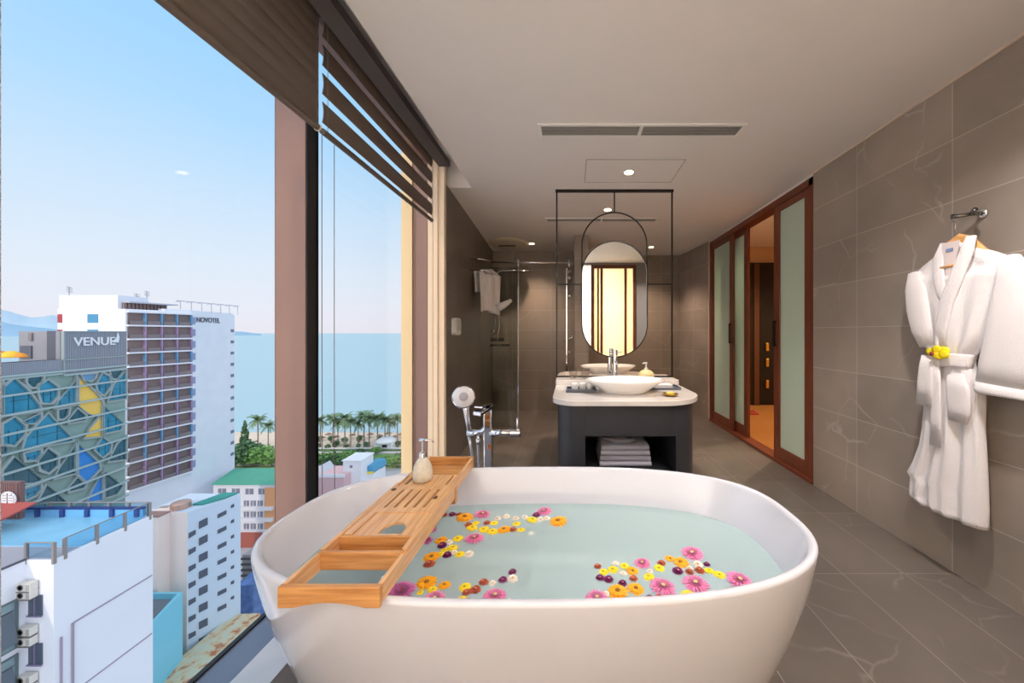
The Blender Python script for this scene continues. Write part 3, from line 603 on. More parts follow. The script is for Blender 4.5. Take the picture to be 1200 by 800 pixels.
# glasses
for i, (px, lab) in enumerate(((672, 'clear drinking glass on the ledge, left of the pair'), (686, 'clear drinking glass on the ledge, right of the pair'))):
    X = (px-VX)*3.1/F; c = Vector((X+.0, 3.1, .818))
    g = MB().lathe([(.001, .004), (.03, .004), (.036, .09), (.038, .091), (.040, .09), (.033, .0), (.001, 0)], c, 28).build('drinking_glass', glass_mat('tumbler', (.9, .88, .86), .06) if 'tumbler' not in MATS else MATS['tumbler'], None, smooth=True, loc=c); tag(g, lab, 'glass', 'glasses on the washstand')
# amenity tray left
gt = thing('amenity_tray', 'slate grey tray with rim on counter left of the basin', 'tray', (.09, 2.68, .776))
MB().box(-.03, .20, 2.60, 2.76, .776, .782).box(-.03, .20, 2.60, 2.608, .782, .80).box(-.03, .20, 2.752, 2.76, .782, .80).box(-.03, -.022, 2.608, 2.752, .782, .80).box(.192, .20, 2.608, 2.752, .782, .80).build('dish', mat('slate_grey', (92, 96, 106), .4), gt, bevel=.003)
MB().box(.03, .04, 2.60, 2.602, .786, .79).build('lip_edge', mat('slate_grey', (92, 96, 106), .4), gt)
for i, x in enumerate((.035, .095, .15)):
    c = Vector((x, 2.68, .782)); nm = ('left', 'middle', 'right')[i]
    g = MB().lathe([(.002, .006), (.021, .006), (.026, .055), (.028, .056), (.029, .054), (.024, .002), (.02, 0), (.002, 0)], c, 24).build('white_cup', M_ceramic, None, smooth=True, loc=c); tag(g, f'small white cup on the slate amenity tray, {nm} one of three', 'cup', 'cups on the amenity tray')
# right tray
c0 = Vector((.70, 2.66, .776)); rt = thing('hand_towel_tray', 'dark grey oblong tray on counter right of the basin', 'tray', c0)
MB().prism(rrect(.58, .86, 2.72, 2.90, .02, .02, .02, .02, 4), .776, .782).build('dish', mat('slate_grey', (92, 96, 106), .4), rt)
MB().frame(rrect(.58, .86, 2.72, 2.90, .02, .02, .02, .02, 4), rrect(.588, .852, 2.728, 2.892, .016, .016, .016, .016, 4), lambda a, b, c: (a, b, c), .782, .795).build('rim', mat('slate_grey', (92, 96, 106), .4), rt)
tw = MB()
for z0, z1, e in ((.783, .797, 0), (.799, .812, .006)): tw.prism(rrect(.61+e, .80, 2.74+e, 2.86-e, .012, .012, .012, .012, 4), z0, z1)
tag(tw.build('folded_hand_towel', M_towel, loc=(.7, 2.8, .783), auto=.6, bevel=.004), 'small folded white hand towel on tray right of basin', 'towel')
c = Vector((.70, 2.47, .776)); gd = thing('soap_dish', 'small round brass dish with yellow soap at counter front right', 'soap dish', c)
MB().lathe([(.03, 0), (.034, .002), (.052, .013), (.055, .016), (.052, .017), (.03, .006), (.002, .005)], c, 32).build('dish', M_gold, gd, smooth=True)
MB().lathe([(.002, .006), (.026, .007), (.032, .014), (.028, .024), (.015, .029), (.002, .03)], c, 24, sx=1, sy=.8).build('soap_bar', mat('yellow_soap', (226, 190, 80), .4), gd, smooth=True)
# towels in niche
def folded(cx, cy, z, w, d, h, m, name, lab, layers=3):
    t = thing(name, lab, 'towel', (cx, cy, z))
    for i in range(layers):
        hh = h/layers; z0 = z+hh*i; mb = MB(); Np = 10; poly = []
        for k in range(Np+1): a = -PI/2+PI*k/Np; poly.append((cy-d/2+hh*.5-hh*.5*math.cos(a), z0+hh*.5+hh*.5*math.sin(a)*.96))
        poly += [(cy+d/2, z0+hh*.98), (cy+d/2, z0+hh*.02)]
        mb.prism(poly, cx-w/2+.004*i, cx+w/2-.005*i, lambda a, b, c: (c, a, b)).build('fold', m, t, auto=.7, bevel=.003)
    return t
folded(.385, 2.62, .286, .36, .34, .15, M_towelg, 'folded_bath_towel', 'stack of folded lavender-white bath towels in the open washstand niche', 4)
rt = MB()
R = []
pts = []
for k in range(44): a = k*.42; r = .02+.0022*k; pts.append((.36+r*math.cos(a)*1.15, 2.58+r*math.sin(a)*.85, .447+.012*math.sin(k*.2)))
rt.tube(pts, .016, 8)
tag(rt.build('rolled_bath_mat', mat('grey_towel', (168, 165, 176), .95, bump=.6, bscale=200), loc=(.36, 2.58, .436), smooth=True), 'coiled grey-white cloth lying on top of folded towels in niche', 'cloth')

# ================================================================== MIRROR FRAME
mf = thing('mirror_frame', 'tall black rectangular metal mirror frame hanging from ceiling to washstand', 'mirror frame', (.4, 3.18, .818))
my = 3.18; rr = .0065
L0 = (652.5-VX)*my/F; L1 = (787.5-VX)*my/F
MB().box(L0-.012, L1+.012, my-.012, my+.012, H-.022, H-.0).build('top_bar', M_black, mf)
MB().box(L0-rr, L0+rr, my-rr, my+rr, .83, H-.02).build('upright', M_black, mf); MB().box(L1-rr, L1+rr, my-rr, my+rr, .83, H-.02).build('upright', M_black, mf)
MB().box(L0-rr, L1+rr, my-rr, my+rr, .818, .832).build('bottom_bar', M_black, mf)
ml = (682-VX)*my/F; mr_ = (758-VX)*my/F; mc = (ml+mr_)/2; mw = (mr_-ml)/2
zt = CZ+(390-249)*my/F; zb = CZ-(418-390)*my/F; ztm = CZ+(390-283)*my/F; zs = CZ+(390-333)*my/F
MB().tube([(mc, my, H-.02), (mc, my, zt)], .006, 10).build('hanger_rod', M_black, mf)
MB().box(L0, ml, my-.006, my+.006, zs-.006, zs+.006).build('side_strut', M_black, mf); MB().box(mr_, L1, my-.006, my+.006, zs-.006, zs+.006).build('side_strut', M_black, mf)
def stad(w, z0, z1, N=24):
    P = []
    for k in range(N+1): a = PI*k/N; P.append((mc+w*math.cos(a), z1-w+w*math.sin(a)))
    for k in range(N+1): a = PI+PI*k/N; P.append((mc+w*math.cos(a), z0+w+w*math.sin(a)))
    return P
arc = [(mc+mw*math.cos(PI*k/30), my, zt-mw+mw*math.sin(PI*k/30)) for k in range(31)]
MB().tube([(mr_, my, ztm-mw)]+arc+[(ml, my, ztm-mw)], .006, 10).build('arch', M_black, mf, smooth=True)
mi = thing('oval_mirror', 'upright pill-shaped mirror with thin dark rim hung in the black frame', 'mirror', (mc, my, (zb+ztm)/2))
fxz = lambda a, b, c: (a, c, b)
MB().prism(stad(mw-.004, zb+.004, ztm-.004), my-.008, my+.012, fxz).build('mirror_glass', M_mirror, mi)
MB().frame(stad(mw+.006, zb-.006, ztm+.006), stad(mw-.004, zb+.004, ztm-.004), fxz, my-.016, my+.014).build('rim', M_black, mi)

# ================================================================== SHOWER
SY = 4.55
sg = thing('shower_screen', 'clear glass shower screen with chrome rail at the back left', 'shower screen', (-.6, SY, 0))
xe = (607-VX)*SY/F
bx('fixed_pane', M_shower, (-1.15, xe, SY-.005, SY+.005, .003, 2.06), sg)
MB().box(xe-.004, xe+.012, SY-.012, SY+.012, 0, 2.06).build('edge_profile', M_chrome, sg, bevel=.002)
zr = CZ+(390-307)*SY/F
MB().tube([((575-VX)*SY/F, SY, zr), (.054, SY+.06, zr)], .011, 12).build('top_rail', M_chrome, sg, smooth=True)
for xx in (xe, (667-VX)*SY/F): MB().tube([(xx, SY+.01, zr-.06), (xx, SY+.01, zr+.035)], .014, 12).build('rail_bracket', M_chrome, sg, smooth=True)
ph = (664-VX)*SY/F
dr = MB().box(ph-.30*0-.008, ph+.008, SY+.05, SY+.07, .02, 2.06).build('door_post', M_chrome, sg, bevel=.003)
bx('door_pane', M_shower, (ph-.004, ph+.004, SY+.07, SY+.72, .02, 2.04), sg)
for z in (CZ-.02, ): MB().tube([(ph-.05, SY+.06, CZ-.1), (ph+.07, SY+.06, CZ-.06), (ph+.075, SY+.06, CZ+.06)], .009, 10).build('door_handle', M_chrome, sg, smooth=True)
for z in (CZ+.48, CZ+.60+.12, CZ-.25): MB().tube([(ph+.03, SY+.035, z), (ph+.03, SY+.075, z)], .026 if z > CZ else .016, 16).build('hinge_knob', M_chrome, sg, smooth=True)
# shower set
sx_, sy_ = -1.135, 5.35; S = F/sy_
ss = thing('shower_column', 'chrome shower riser with overhead rose and mixer shelf behind the glass', 'shower', (sx_, sy_, .9))
MB().tube([(sx_, sy_, CZ-.02), (sx_, sy_, CZ+.83), (sx_+.02, sy_, CZ+.9), (sx_+.10, sy_, CZ+.94), (sx_+.40, sy_, CZ+.945)], .011, 12).build('riser_pipe', M_chrome, ss, smooth=True)
MB().lathe([(.012, .02), (.03, .012), (.11, .0), (.11, -.012), (.1, -.014)], (sx_+.42, sy_, CZ+.93), 32).build('rain_head', M_chrome, ss, smooth=True)
MB().box(sx_-.08, sx_+.22, sy_-.05, sy_+.05, CZ-.20, CZ-.17).tube([(sx_-.1, sy_, CZ-.10), (sx_+.14, sy_, CZ-.10)], .028, 14).build('mixer_shelf', mat('dark_chrome', (120, 118, 116), .15, metal=1), ss, auto=.6)
MB().tube([(sx_, sy_-.03, CZ+.45), (sx_+.015, sy_-.07, CZ+.62), (sx_+.02, sy_-.09, CZ+.66)], [.01, .012, .03], 12).build('hand_rose', M_chrome, ss, smooth=True)
MB().tube([(sx_+.01, sy_-.05, CZ+.44)]+[(sx_+.03+.05*math.sin(PI*k/12), sy_-.05, CZ+.4-.5*k/12) for k in range(13)], .006, 8).build('hose', M_chrome, ss, smooth=True)
for z in (CZ+.8, CZ+.02): MB().tube([(sx_, sy_, z), (-1.205, sy_, z)], .016, 12).build('wall_bracket', M_chrome, ss, smooth=True)
# towel on rack on left wall
def lw(Y): return -1.07-(Y-3.06)*.14/2.5
rk = thing('towel_rack', 'chrome wall rack on the dark left wall, towel hung over it', 'towel rack', (-1.1, 4.1, 1.8))
Yr0, Yr1 = 3.95, 4.45; zr2 = CZ+.69
for dx in (.10, .16, .22): MB().tube([(lw(Yr0)+dx, Yr0, zr2), (lw(Yr1)+dx, Yr1, zr2)], .008, 10).build('bar', M_chrome, rk, smooth=True)
for yy in (Yr0, Yr1): MB().tube([(lw(yy), yy, zr2+.01), (lw(yy)+.23, yy, zr2+.005)], .009, 10).build('bracket', M_chrome, rk, smooth=True)
for yy in (Yr0+.03,): MB().tube([(lw(yy), yy, zr2+.14), (lw(yy)+.12, yy, zr2+.14), (lw(yy)+.2, yy+.1, zr2+.14)], .007, 10).build('upper_hook', M_chrome, rk, smooth=True)
def cloth_fold(x0, x1, y0, y1, ztop, zbot, amp, freq, name, parent, m, skew=0, th=.022, flare=.1):
    R = []; N = 44
    for i in range(15):
        f = i/14; z = ztop+(zbot-ztop)*f; ring = []
        e = flare*f
        for k in range(N+1):
            u = k/N; y = y0-e*(y1-y0)*.2+(y1-y0)*(1+e*.4)*u; w = amp*(.25+.75*f)*math.sin(u*freq+f*1.1)+amp*.4*math.sin(u*freq*2.3+2)
            ring.append(Vector((x0+(x1-x0)*u+w+th/2+skew*f, y, z+.02*math.sin(u*5)*f)))
        for k in range(N, -1, -1):
            u = k/N; y = y0-e*(y1-y0)*.2+(y1-y0)*(1+e*.4)*u; w = amp*(.25+.75*f)*math.sin(u*freq+f*1.1)+amp*.4*math.sin(u*freq*2.3+2)
            ring.append(Vector((x0+(x1-x0)*u+w-th/2+skew*f, y, z+.02*math.sin(u*5)*f)))
        R.append(ring)
    return MB().rings(R).build(name, m, parent, smooth=True)
ht = thing('hanging_towel', 'white towel draped in folds over the chrome rack, left wall', 'towel', (-1.0, 4.1, 1.6))
a = cloth_fold(lw(3.98)+.10, lw(4.3)+.27, 3.99, 4.36, zr2+.012, CZ+.24, .024, 16, 'front_drape', ht, M_towel, th=.02)
b = cloth_fold(lw(3.98)+.045, lw(4.3)+.12, 3.99, 4.36, zr2+.012, CZ+.46, .014, 13, 'rear_drape', ht, M_towel, th=.02)
MB().prism([(lw(4.1)+.10, zr2+.008), (lw(4.1)+.26, zr2+.008), (lw(4.1)+.25, zr2+.028), (lw(4.1)+.11, zr2+.028)], 4.0, 4.35, lambda a, b, c: (a, c, b)).build('top_fold', M_towel, ht, bevel=.006)
MB().tube([(lw(4.2)+.25, 4.28, CZ+.30), (lw(4.2)+.33, 4.30, CZ+.34), (lw(4.2)+.42, 4.32, CZ+.40)], [.05, .04, .02], 12).build('loose_corner', M_towel, ht, smooth=True)
# wall box
wb = thing('wall_phone', 'small rounded white box fixed to the dark left wall below towel rack', 'wall phone', (-1.09, 3.32, 1.27))
MB().prism([(3.22+.16*a, 1.215+.16*b-.02) for a, b in ((.15, 0), (.85, 0), (1, .12), (1, .88), (.85, 1), (.15, 1), (0, .88), (0, .12))], lw(3.3)-.002, lw(3.3)+.045, lambda a, b, c: (c, a, b)).build('housing', M_whitep, wb, bevel=.006)
MB().prism([(3.25+.10*a, 1.235+.1*b) for a, b in ((0, 0), (1, 0), (1, 1), (0, 1))], lw(3.3)+.045, lw(3.3)+.048, lambda a, b, c: (c, a, b)).build('face_plate', mat('plate_grey', (200, 196, 190), .4), wb)

# ================================================================== BATHROBE
RX = 1.875
rb = thing('bathrobe', 'white terry bathrobe tied with a belt, hanging on the grey tile wall', 'bathrobe', (RX, 1.72, 1.6))
Lf = [(1.657, 1.742), (1.62, 1.79), (1.575, 1.87), (1.519, 1.938), (1.424, 1.935), (1.32, 1.915), (1.20, 1.885), (1.147, 1.868), (1.10, 1.812), (1.06, 1.808), (.995, 1.83), (.856, 1.862), (.72, 1.872), (.625, 1.886), (.52, 1.922), (.452, 1.955), (.44, 1.935), (.35, 1.942), (.325, 1.90)]
Rt = [(1.657, 1.70), (1.62, 1.648), (1.575, 1.56), (1.519, 1.475), (1.424, 1.51), (1.32, 1.535), (1.20, 1.568), (1.147, 1.60), (1.10, 1.640), (1.06, 1.642), (.995, 1.612), (.906, 1.600), (.788, 1.602), (.639, 1.594), (.5, 1.588), (.412, 1.586), (.325, 1.588)]
def interp(T, z):
    for (z0, y0), (z1, y1) in zip(T, T[1:]):
        if z0 >= z >= z1: return y0+(y1-y0)*(z0-z)/(z0-z1+1e-9)
    return T[-1][1] if z < T[-1][0] else T[0][1]
def folds(u, z):
    f = max(0, min(1, (1.1-z)/.3)); g = max(0, min(1, (z-1.1)/.25))
    w = .010*f*math.sin(u*15+1.2*z)+.007*f*math.sin(u*31+2)
    # folds fanning from the belt up to the shoulders
    w += (.010*math.sin(u*17+z*4)+.006*math.sin(u*29-z*3))*(1-g*.55 if z > 1.1 else 0)
    return w
def zrow(z0, z1, n): return [z0+(z1-z0)*i/(n-1) for i in range(n)]
R = []; N = 48
for z in zrow(1.655, .328, 64):
    yl, yr = interp(Lf, z), interp(Rt, z); w = yl-yr; th = .028+.035*min(1, w/.3)
    if z > 1.5: th = .03
    ring = []
    for k in range(N):
        u = k/(N-1); y = yr+(yl-yr)*u; bulge = math.sqrt(max(0, 1-(2*u-1)**2))
        hem = -.012*(u) if z < .36 else 0
        ring.append(Vector((RX-th*bulge*.75-folds(u, z)*min(1, bulge*2)-.004, y, z+hem)))
    for k in range(N-1, -1, -1):
        u = k/(N-1); y = yr+(yl-yr)*u; bulge = math.sqrt(max(0, 1-(2*u-1)**2))
        ring.append(Vector((RX+.035*bulge+.004, y, z)))
    R.append(ring)
MB().rings(R).build('robe_body', M_robe, rb, smooth=True)
def ribbon(pts, wid, th, name, m, par, nrm=(1, 0, 0), wob=0):
    # thick flat band along pts (in the plane of the wall), widths per point
    R = []; pts = [Vector(p) for p in pts]; ws = wid if isinstance(wid, list) else [wid]*len(pts)
    for i, p in enumerate(pts):
        d = (pts[min(i+1, len(pts)-1)]-pts[max(i-1, 0)]).normalized(); n_ = Vector(nrm); s = d.cross(n_).normalized(); n_ = s.cross(d).normalized()
        w = ws[i]/2; ring = []
        for k in range(16):
            a = 2*PI*k/16; ca, sa = math.cos(a), math.sin(a)
            ring.append(p+s*w*math.copysign(abs(ca)**.5, ca)+n_*th/2*math.copysign(abs(sa)**.8, sa))
        R.append(ring)
    return MB().rings(R).build(name, m, par, smooth=True)
def rp(px, py, x=RX-.05): q = atx(px, py, x); return q
# sleeves
ribbon([(RX-.015, 1.50, 1.535), (RX-.02, 1.478, 1.46), (RX-.028, 1.468, 1.35), (RX-.032, 1.470, 1.22), (RX-.034, 1.478, 1.08), (RX-.034, 1.485, .955)], [.06, .12, .17, .195, .225, .245], .055, 'sleeve', M_robe, rb)
ribbon([(RX-.034, 1.4835, .99), (RX-.034, 1.486, .955), (RX-.034, 1.4862, .945)], [.238, .244, .236], .060, 'cuff', M_robe, rb)
ribbon([(RX-.02, 1.895, 1.535), (RX-.028, 1.882, 1.45), (RX-.030, 1.868, 1.34), (RX-.026, 1.85, 1.23), (RX-.015, 1.83, 1.15)], [.06, .115, .125, .11, .08], .06, 'sleeve', M_robe, rb)
# shawl collar : two lapels from neck to crossing at belt
ribbon([(RX-.022, 1.635, 1.662), (RX-.036, 1.640, 1.60), (RX-.05, 1.665, 1.50), (RX-.058, 1.705, 1.38), (RX-.056, 1.735, 1.24), (RX-.044, 1.745, 1.12)], [.04, .058, .062, .062, .055, .04], .018, 'lapel', M_robe, rb)
ribbon([(RX-.022, 1.752, 1.658), (RX-.036, 1.765, 1.59), (RX-.046, 1.757, 1.50), (RX-.05, 1.738, 1.42), (RX-.050, 1.722, 1.36)], [.035, .052, .056, .05, .03], .018, 'lapel', M_robe, rb)
# neck opening inner shade
MB().prism([(1.742, 1.652), (1.662, 1.652), (1.69, 1.50), (1.715, 1.43)], RX-.046, RX-.044, lambda a, b, c: (c, a, b)).build('inner_lining', mat('lining', (214, 200, 200), .95), rb)
MB().box(RX-.049, RX-.047, 1.69, 1.722, 1.608, 1.622).build('neck_label', mat('label_blue', (120, 140, 180), .7), rb)
# belt
bl = []
for k in range(25):
    u = k/24; y = 1.636+(1.815-1.636)*u; bl.append((RX-.052*math.sqrt(max(.02, 1-(2*u-1)**2))-.006, y, 1.083+.004*math.sin(u*6)))
ribbon(bl, .062, .014, 'belt', M_robe, rb)
ribbon([(RX-.068, 1.79, 1.10), (RX-.072, 1.795, 1.04), (RX-.072, 1.80, .95), (RX-.070, 1.806, .845)], [.058, .07, .078, .082], .014, 'belt_loop', M_robe, rb)
ribbon([(RX-.064, 1.752, 1.09), (RX-.066, 1.75, .98), (RX-.066, 1.75, .80), (RX-.066, 1.755, .655)], [.03, .045, .05, .052], .013, 'belt_tail', M_robe, rb)
ribbon([(RX-.060, 1.668, 1.02), (RX-.062, 1.655, .95), (RX-.06, 1.652, .86), (RX-.058, 1.66, .80)], [.07, .10, .10, .08], .02, 'pocket', M_robe, rb)
# orchid on belt
of = thing('orchid_flower', 'yellow orchid bloom with dark red throat tucked in robe belt', 'flower', (RX-.075, 1.73, 1.115))
for k, (dy, dz, w, h, ro) in enumerate(((.026, .002, .032, .020, .2), (-.026, .008, .036, .024, -.2), (0, .018, .024, .018, 0), (-.008, -.014, .03, .016, .3), (-.038, -.006, .026, .02, .1))):
    mb = MB(); vs = []
    c = Vector((RX-.082-.002*k, 1.728+dy, 1.118+dz)); Rr = []
    for r_, hh in ((.15, -.004), (.7, -.002), (1, .001), (.6, .003), (.1, .002)):
        Rr.append([c+Vector((-hh*1.2, r_*w*math.cos(t)*math.cos(ro)-r_*h*math.sin(t)*math.sin(ro), r_*w*math.cos(t)*math.sin(ro)+r_*h*math.sin(t)*math.cos(ro))) for t in [2*PI*q/14 for q in range(14)]])
    mb.rings(Rr).build('petal', mat('orchid_yellow', (244, 218, 30), .5), of, smooth=True)
MB().lathe([(.002, .0), (.010, .002), (.012, .006), (.006, .012), (.001, .013)], of.location, 12).build('throat', mat('orchid_throat', (130, 30, 50), .5), of, smooth=True)
o = bpy.data.objects['throat']; o.location = (-.017, .012, -.002); o.rotation_euler = (0, -PI/2, 0); o.scale = (.9, .9, .9)
# hanger + hook
hg = thing('coat_hanger', 'pale wooden hanger carrying the bathrobe', 'coat hanger', (RX-.01, 1.70, 1.64))
ribbon([(RX, 1.83, 1.535), (RX, 1.79, 1.585), (RX-.002, 1.745, 1.645), (RX-.004, 1.70, 1.668), (RX-.002, 1.66, 1.645), (RX, 1.61, 1.59), (RX, 1.56, 1.54)], [.02, .034, .046, .05, .046, .034, .02], .02, 'shoulder_bar', wood_mat('hanger_wood', (206, 150, 88), (226, 176, 116), (8, 2, 8), .4), hg)
MB().tube([(RX-.047, 1.745, 1.535), (RX-.047, 1.685, 1.540)], .006, 10).build('cross_bar', MATS['hanger_wood'], hg, smooth=True)
MB().tube([(RX-.025, 1.70, 1.70), (RX-.025, 1.70, 1.74), (RX-.02, 1.712, 1.752), (RX-.015, 1.728, 1.765), (RX-.01, 1.722, 1.783), (RX-.005, 1.705, 1.786), (RX, 1.69, 1.775)], .003, 8).build('hook_wire', M_chrome, hg, smooth=True)
hk = thing('wall_hook', 'small dark chrome robe hook on the tile wall above the hanger', 'hook', (1.95, 1.71, 1.775))
MB().lathe([(.022, 0), (.022, -.008), (.014, -.012)], (1.95, 1.67, 1.778), 24, axis='x').build('wall_plate', M_chrome, hk, smooth=True)
MB().tube([(1.945, 1.67, 1.778), (1.90, 1.672, 1.778), (1.87, 1.70, 1.776), (1.852, 1.722, 1.782)], [.010, .009, .009, .011], 12).build('arm', mat('dark_chrome', (120, 118, 116), .15, metal=1), hk, smooth=True)
MB().tube([(1.90, 1.672, 1.778), (1.87, 1.645, 1.776), (1.86, 1.625, 1.783)], [.009, .009, .010], 12).build('arm', mat('dark_chrome', (120, 118, 116), .15, metal=1), hk, smooth=True)
# ================================================================== OUTSIDE
ZG = -59.0
def gz(px, py): return atz(px, py, ZG)
def wallmat(name, c, var=.03): return mat(name, c, .8, var=var, vscale=.3)
# ground, beach, sea
struct(MB().box(-900, 500, -60, 226, ZG-1, ZG).build('ground', wallmat('city_ground', (186, 186, 188), .12)))
sand = MB().box(-900, 500, 172, 228, ZG, ZG+.25).build('beach_sand', mat('sand', (226, 206, 184), .95, var=.06, vscale=.2), loc=(0, 200, ZG)); struct(sand)
sm = bpy.data.materials.new('sea'); sm.use_nodes = True; nt = sm.node_tree; n = nt.nodes; b = n['Principled BSDF']
b.inputs['Base Color'].default_value = (*lin((166, 198, 206)), 1); b.inputs['Roughness'].default_value = .35; b.inputs['Specular IOR Level'].default_value = .35
nz = n.new('ShaderNodeTexNoise'); nz.inputs['Scale'].default_value = .25; nz.inputs['Detail'].default_value = 4
tc = n.new('ShaderNodeTexCoord'); mp = n.new('ShaderNodeMapping'); mp.inputs['Scale'].default_value = (.3, 1, 1); nt.links.new(tc.outputs['Object'], mp.inputs[0]); nt.links.new(mp.outputs[0], nz.inputs[0])
bp = n.new('ShaderNodeBump'); bp.inputs['Strength'].default_value = .5; bp.inputs['Distance'].default_value = .6; nt.links.new(nz.outputs[0], bp.inputs['Height']); nt.links.new(bp.outputs[0], b.inputs['Normal'])
struct(MB().add([(-60000, 214, ZG+.3), (40000, 214, ZG+.3), (40000, 60000, ZG+.3), (-60000, 60000, ZG+.3)], [(0, 1, 2, 3)]).build('sea', sm, loc=(0, 214, ZG)))
# mountains
def ridge(pts, Y, c, name, lab, zb=ZG):
    R = MB(); N = len(pts); vs = []; 
    P = [at(px, py, Y) for px, py in pts]
    for p in P: vs += [(p.x, Y, p.z), (p.x*1.12, Y*1.12, p.z*.4+zb*.6), (p.x*.94, Y*.94, zb)]
    R.add(vs, [f for i in range(N-1) for f in ((3*i, 3*i+3, 3*i+5, 3*i+2), (3*i, 3*i+1, 3*i+4, 3*i+3))])
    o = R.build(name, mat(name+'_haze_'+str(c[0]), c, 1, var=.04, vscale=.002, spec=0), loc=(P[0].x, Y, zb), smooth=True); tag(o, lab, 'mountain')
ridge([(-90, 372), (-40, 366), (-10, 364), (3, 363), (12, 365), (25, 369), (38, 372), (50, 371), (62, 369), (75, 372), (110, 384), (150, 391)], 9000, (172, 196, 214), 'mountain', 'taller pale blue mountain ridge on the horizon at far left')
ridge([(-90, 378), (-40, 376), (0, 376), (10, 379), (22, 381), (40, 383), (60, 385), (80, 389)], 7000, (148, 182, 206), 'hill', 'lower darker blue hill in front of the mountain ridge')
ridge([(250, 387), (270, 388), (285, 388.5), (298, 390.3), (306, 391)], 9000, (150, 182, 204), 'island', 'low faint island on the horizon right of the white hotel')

# --- generic facade plane tools
class Plane:      # vertical plane through two ground points (x,y); u along, z up, d outwards
    def __init__(s, a, b, flip=False):
        s.a = Vector((a[0], a[1], 0)); d = Vector((b[0]-a[0], b[1]-a[1], 0)); s.L = d.length; s.u = d.normalized(); s.n = Vector((s.u.y, -s.u.x, 0))*(-1 if flip else 1)
    def P(s, u, z, d=0): p = s.a+s.u*u+s.n*d; return (p.x, p.y, z)
    def hit(s, px, py):
        r = Vector(((px-VX)/F, 1, 0)); t = s.a.dot(s.n)/r.dot(s.n); p = r*t; return ((p-s.a).dot(s.u), CZ-(py-VY)*t/F)
    def slab(s, mb, u0, u1, z0, z1, d0, d1):
        return mb.prism([(u0, z0), (u1, z0), (u1, z1), (u0, z1)], d0, d1, lambda a, b, c: s.P(a, b, c))
    def poly(s, mb, pts, d0, d1): return mb.prism(pts, d0, d1, lambda a, b, c: s.P(a, b, c))

# --- HOTEL
HA, HB, HC = (-106.7, 85), (-104.6, 97.8), (-108.9, 115)
ht = thing('hotel_tower', 'tall white hotel tower with four columns of balconies and blank side wall', 'building', (-112, 95, ZG))
topz = 7.0
MB().prism([HA, HB, HC, (-127, 115), (-123, 85)], ZG, topz).build('tower_wall', wallmat('hotel_white', (234, 236, 244)), ht)
MB().prism([(-108.8, 85.2), (-109.5, 92), (-120, 92), (-122.9, 85.2)], topz, 10.3).build('penthouse', wallmat('hotel_white', (234, 236, 244)), ht)
MB().prism([(-105.4, 92), (-104.8, 97.5), (-109, 114.5), (-110, 114.5), (-106, 97), (-107, 92)], topz, topz+.5).build('parapet', wallmat('hotel_white', (234, 236, 244)), ht)
fa = Plane(HA, HB)
if fa.n.x < 0: fa.n = -fa.n
rec = wallmat('balcony_dark', (136, 118, 116), .1); slabm = wallmat('balcony_slab', (238, 238, 246)); pk = mat('pink_fin', (168, 140, 178), .6); bl_ = mat('blue_fin', (112, 160, 200), .6); glb = mat('balcony_glass', (132, 120, 124), .25)
U0, U1 = .3, fa.L-.1; NB = 4; bw = (U1-U0)/NB; fh = 3.32; zt_ = 6.1
for r in range(13):
    for c_ in range(NB):
        u0 = U0+bw*c_; z1 = zt_-fh*r; z0 = z1-fh
        bz = fa.slab(MB(), u0+.02, u0+bw-.08, z0+.42, z1, .02, .10).build('balcony_window', rec, ht)
        fa.slab(MB(), u0+.05, u0+bw-.55, z0+.42, z0+1.4, .7, .76).build('balustrade', glb, bz)
        fa.slab(MB(), u0+bw-.42, u0+bw-.12, z0+.42, z1, .1, .8).build('colour_fin', bl_ if (r in (0, 3, 6, 9) or (c_ == 0 and r in (10,))) else pk, bz)
        fa.slab(MB(), u0+.9, u0+1.0, z0+.42, z1-.2, .1, .16).slab if False else None
for r in range(14):
    z1 = zt_-fh*r+.05; fa.slab(MB(), U0-.2, U1+.1, z1, z1+.36, 0, .85).build('floor_slab', slabm, ht)
side = Plane(HB, HC)
if side.n.x < 0: side.n = -side.n
for r in range(12):
    z1 = 1.5-3.6*r; side.slab(MB(), side.L-1.9, side.L-.5, z1, z1+.9, .01, .12).build('side_window', mat('side_window', (110, 120, 140), .3), ht)
for r in range(13):
    z1 = zt_-fh*r-2.4; side.slab(MB(), .3, 1.3, z1, z1+1.9, .01, .15).build('end_balcony', mat('end_balcony', (150, 158, 190), .5), ht)
fr = Plane((-123, 85), HA)
if fr.n.y > 0: fr.n = -fr.n
for (a, b_, c1, c2, m_) in ((103, 115, 368, 378, mat('blue_window', (60, 140, 180), .3)), (68, 73, 368, 378, mat('red_window', (170, 50, 60), .5)), (103, 115, 386, 396, mat('blue_window', (60, 140, 180), .3)), (68, 73, 386, 396, mat('red_window', (170, 50, 60), .5))):
    h0 = fr.hit(a, c2); h1 = fr.hit(b_, c1); fr.slab(MB(), h0[0], h1[0], h0[1], h1[1], .0, .1).build('end_window', m_, ht)
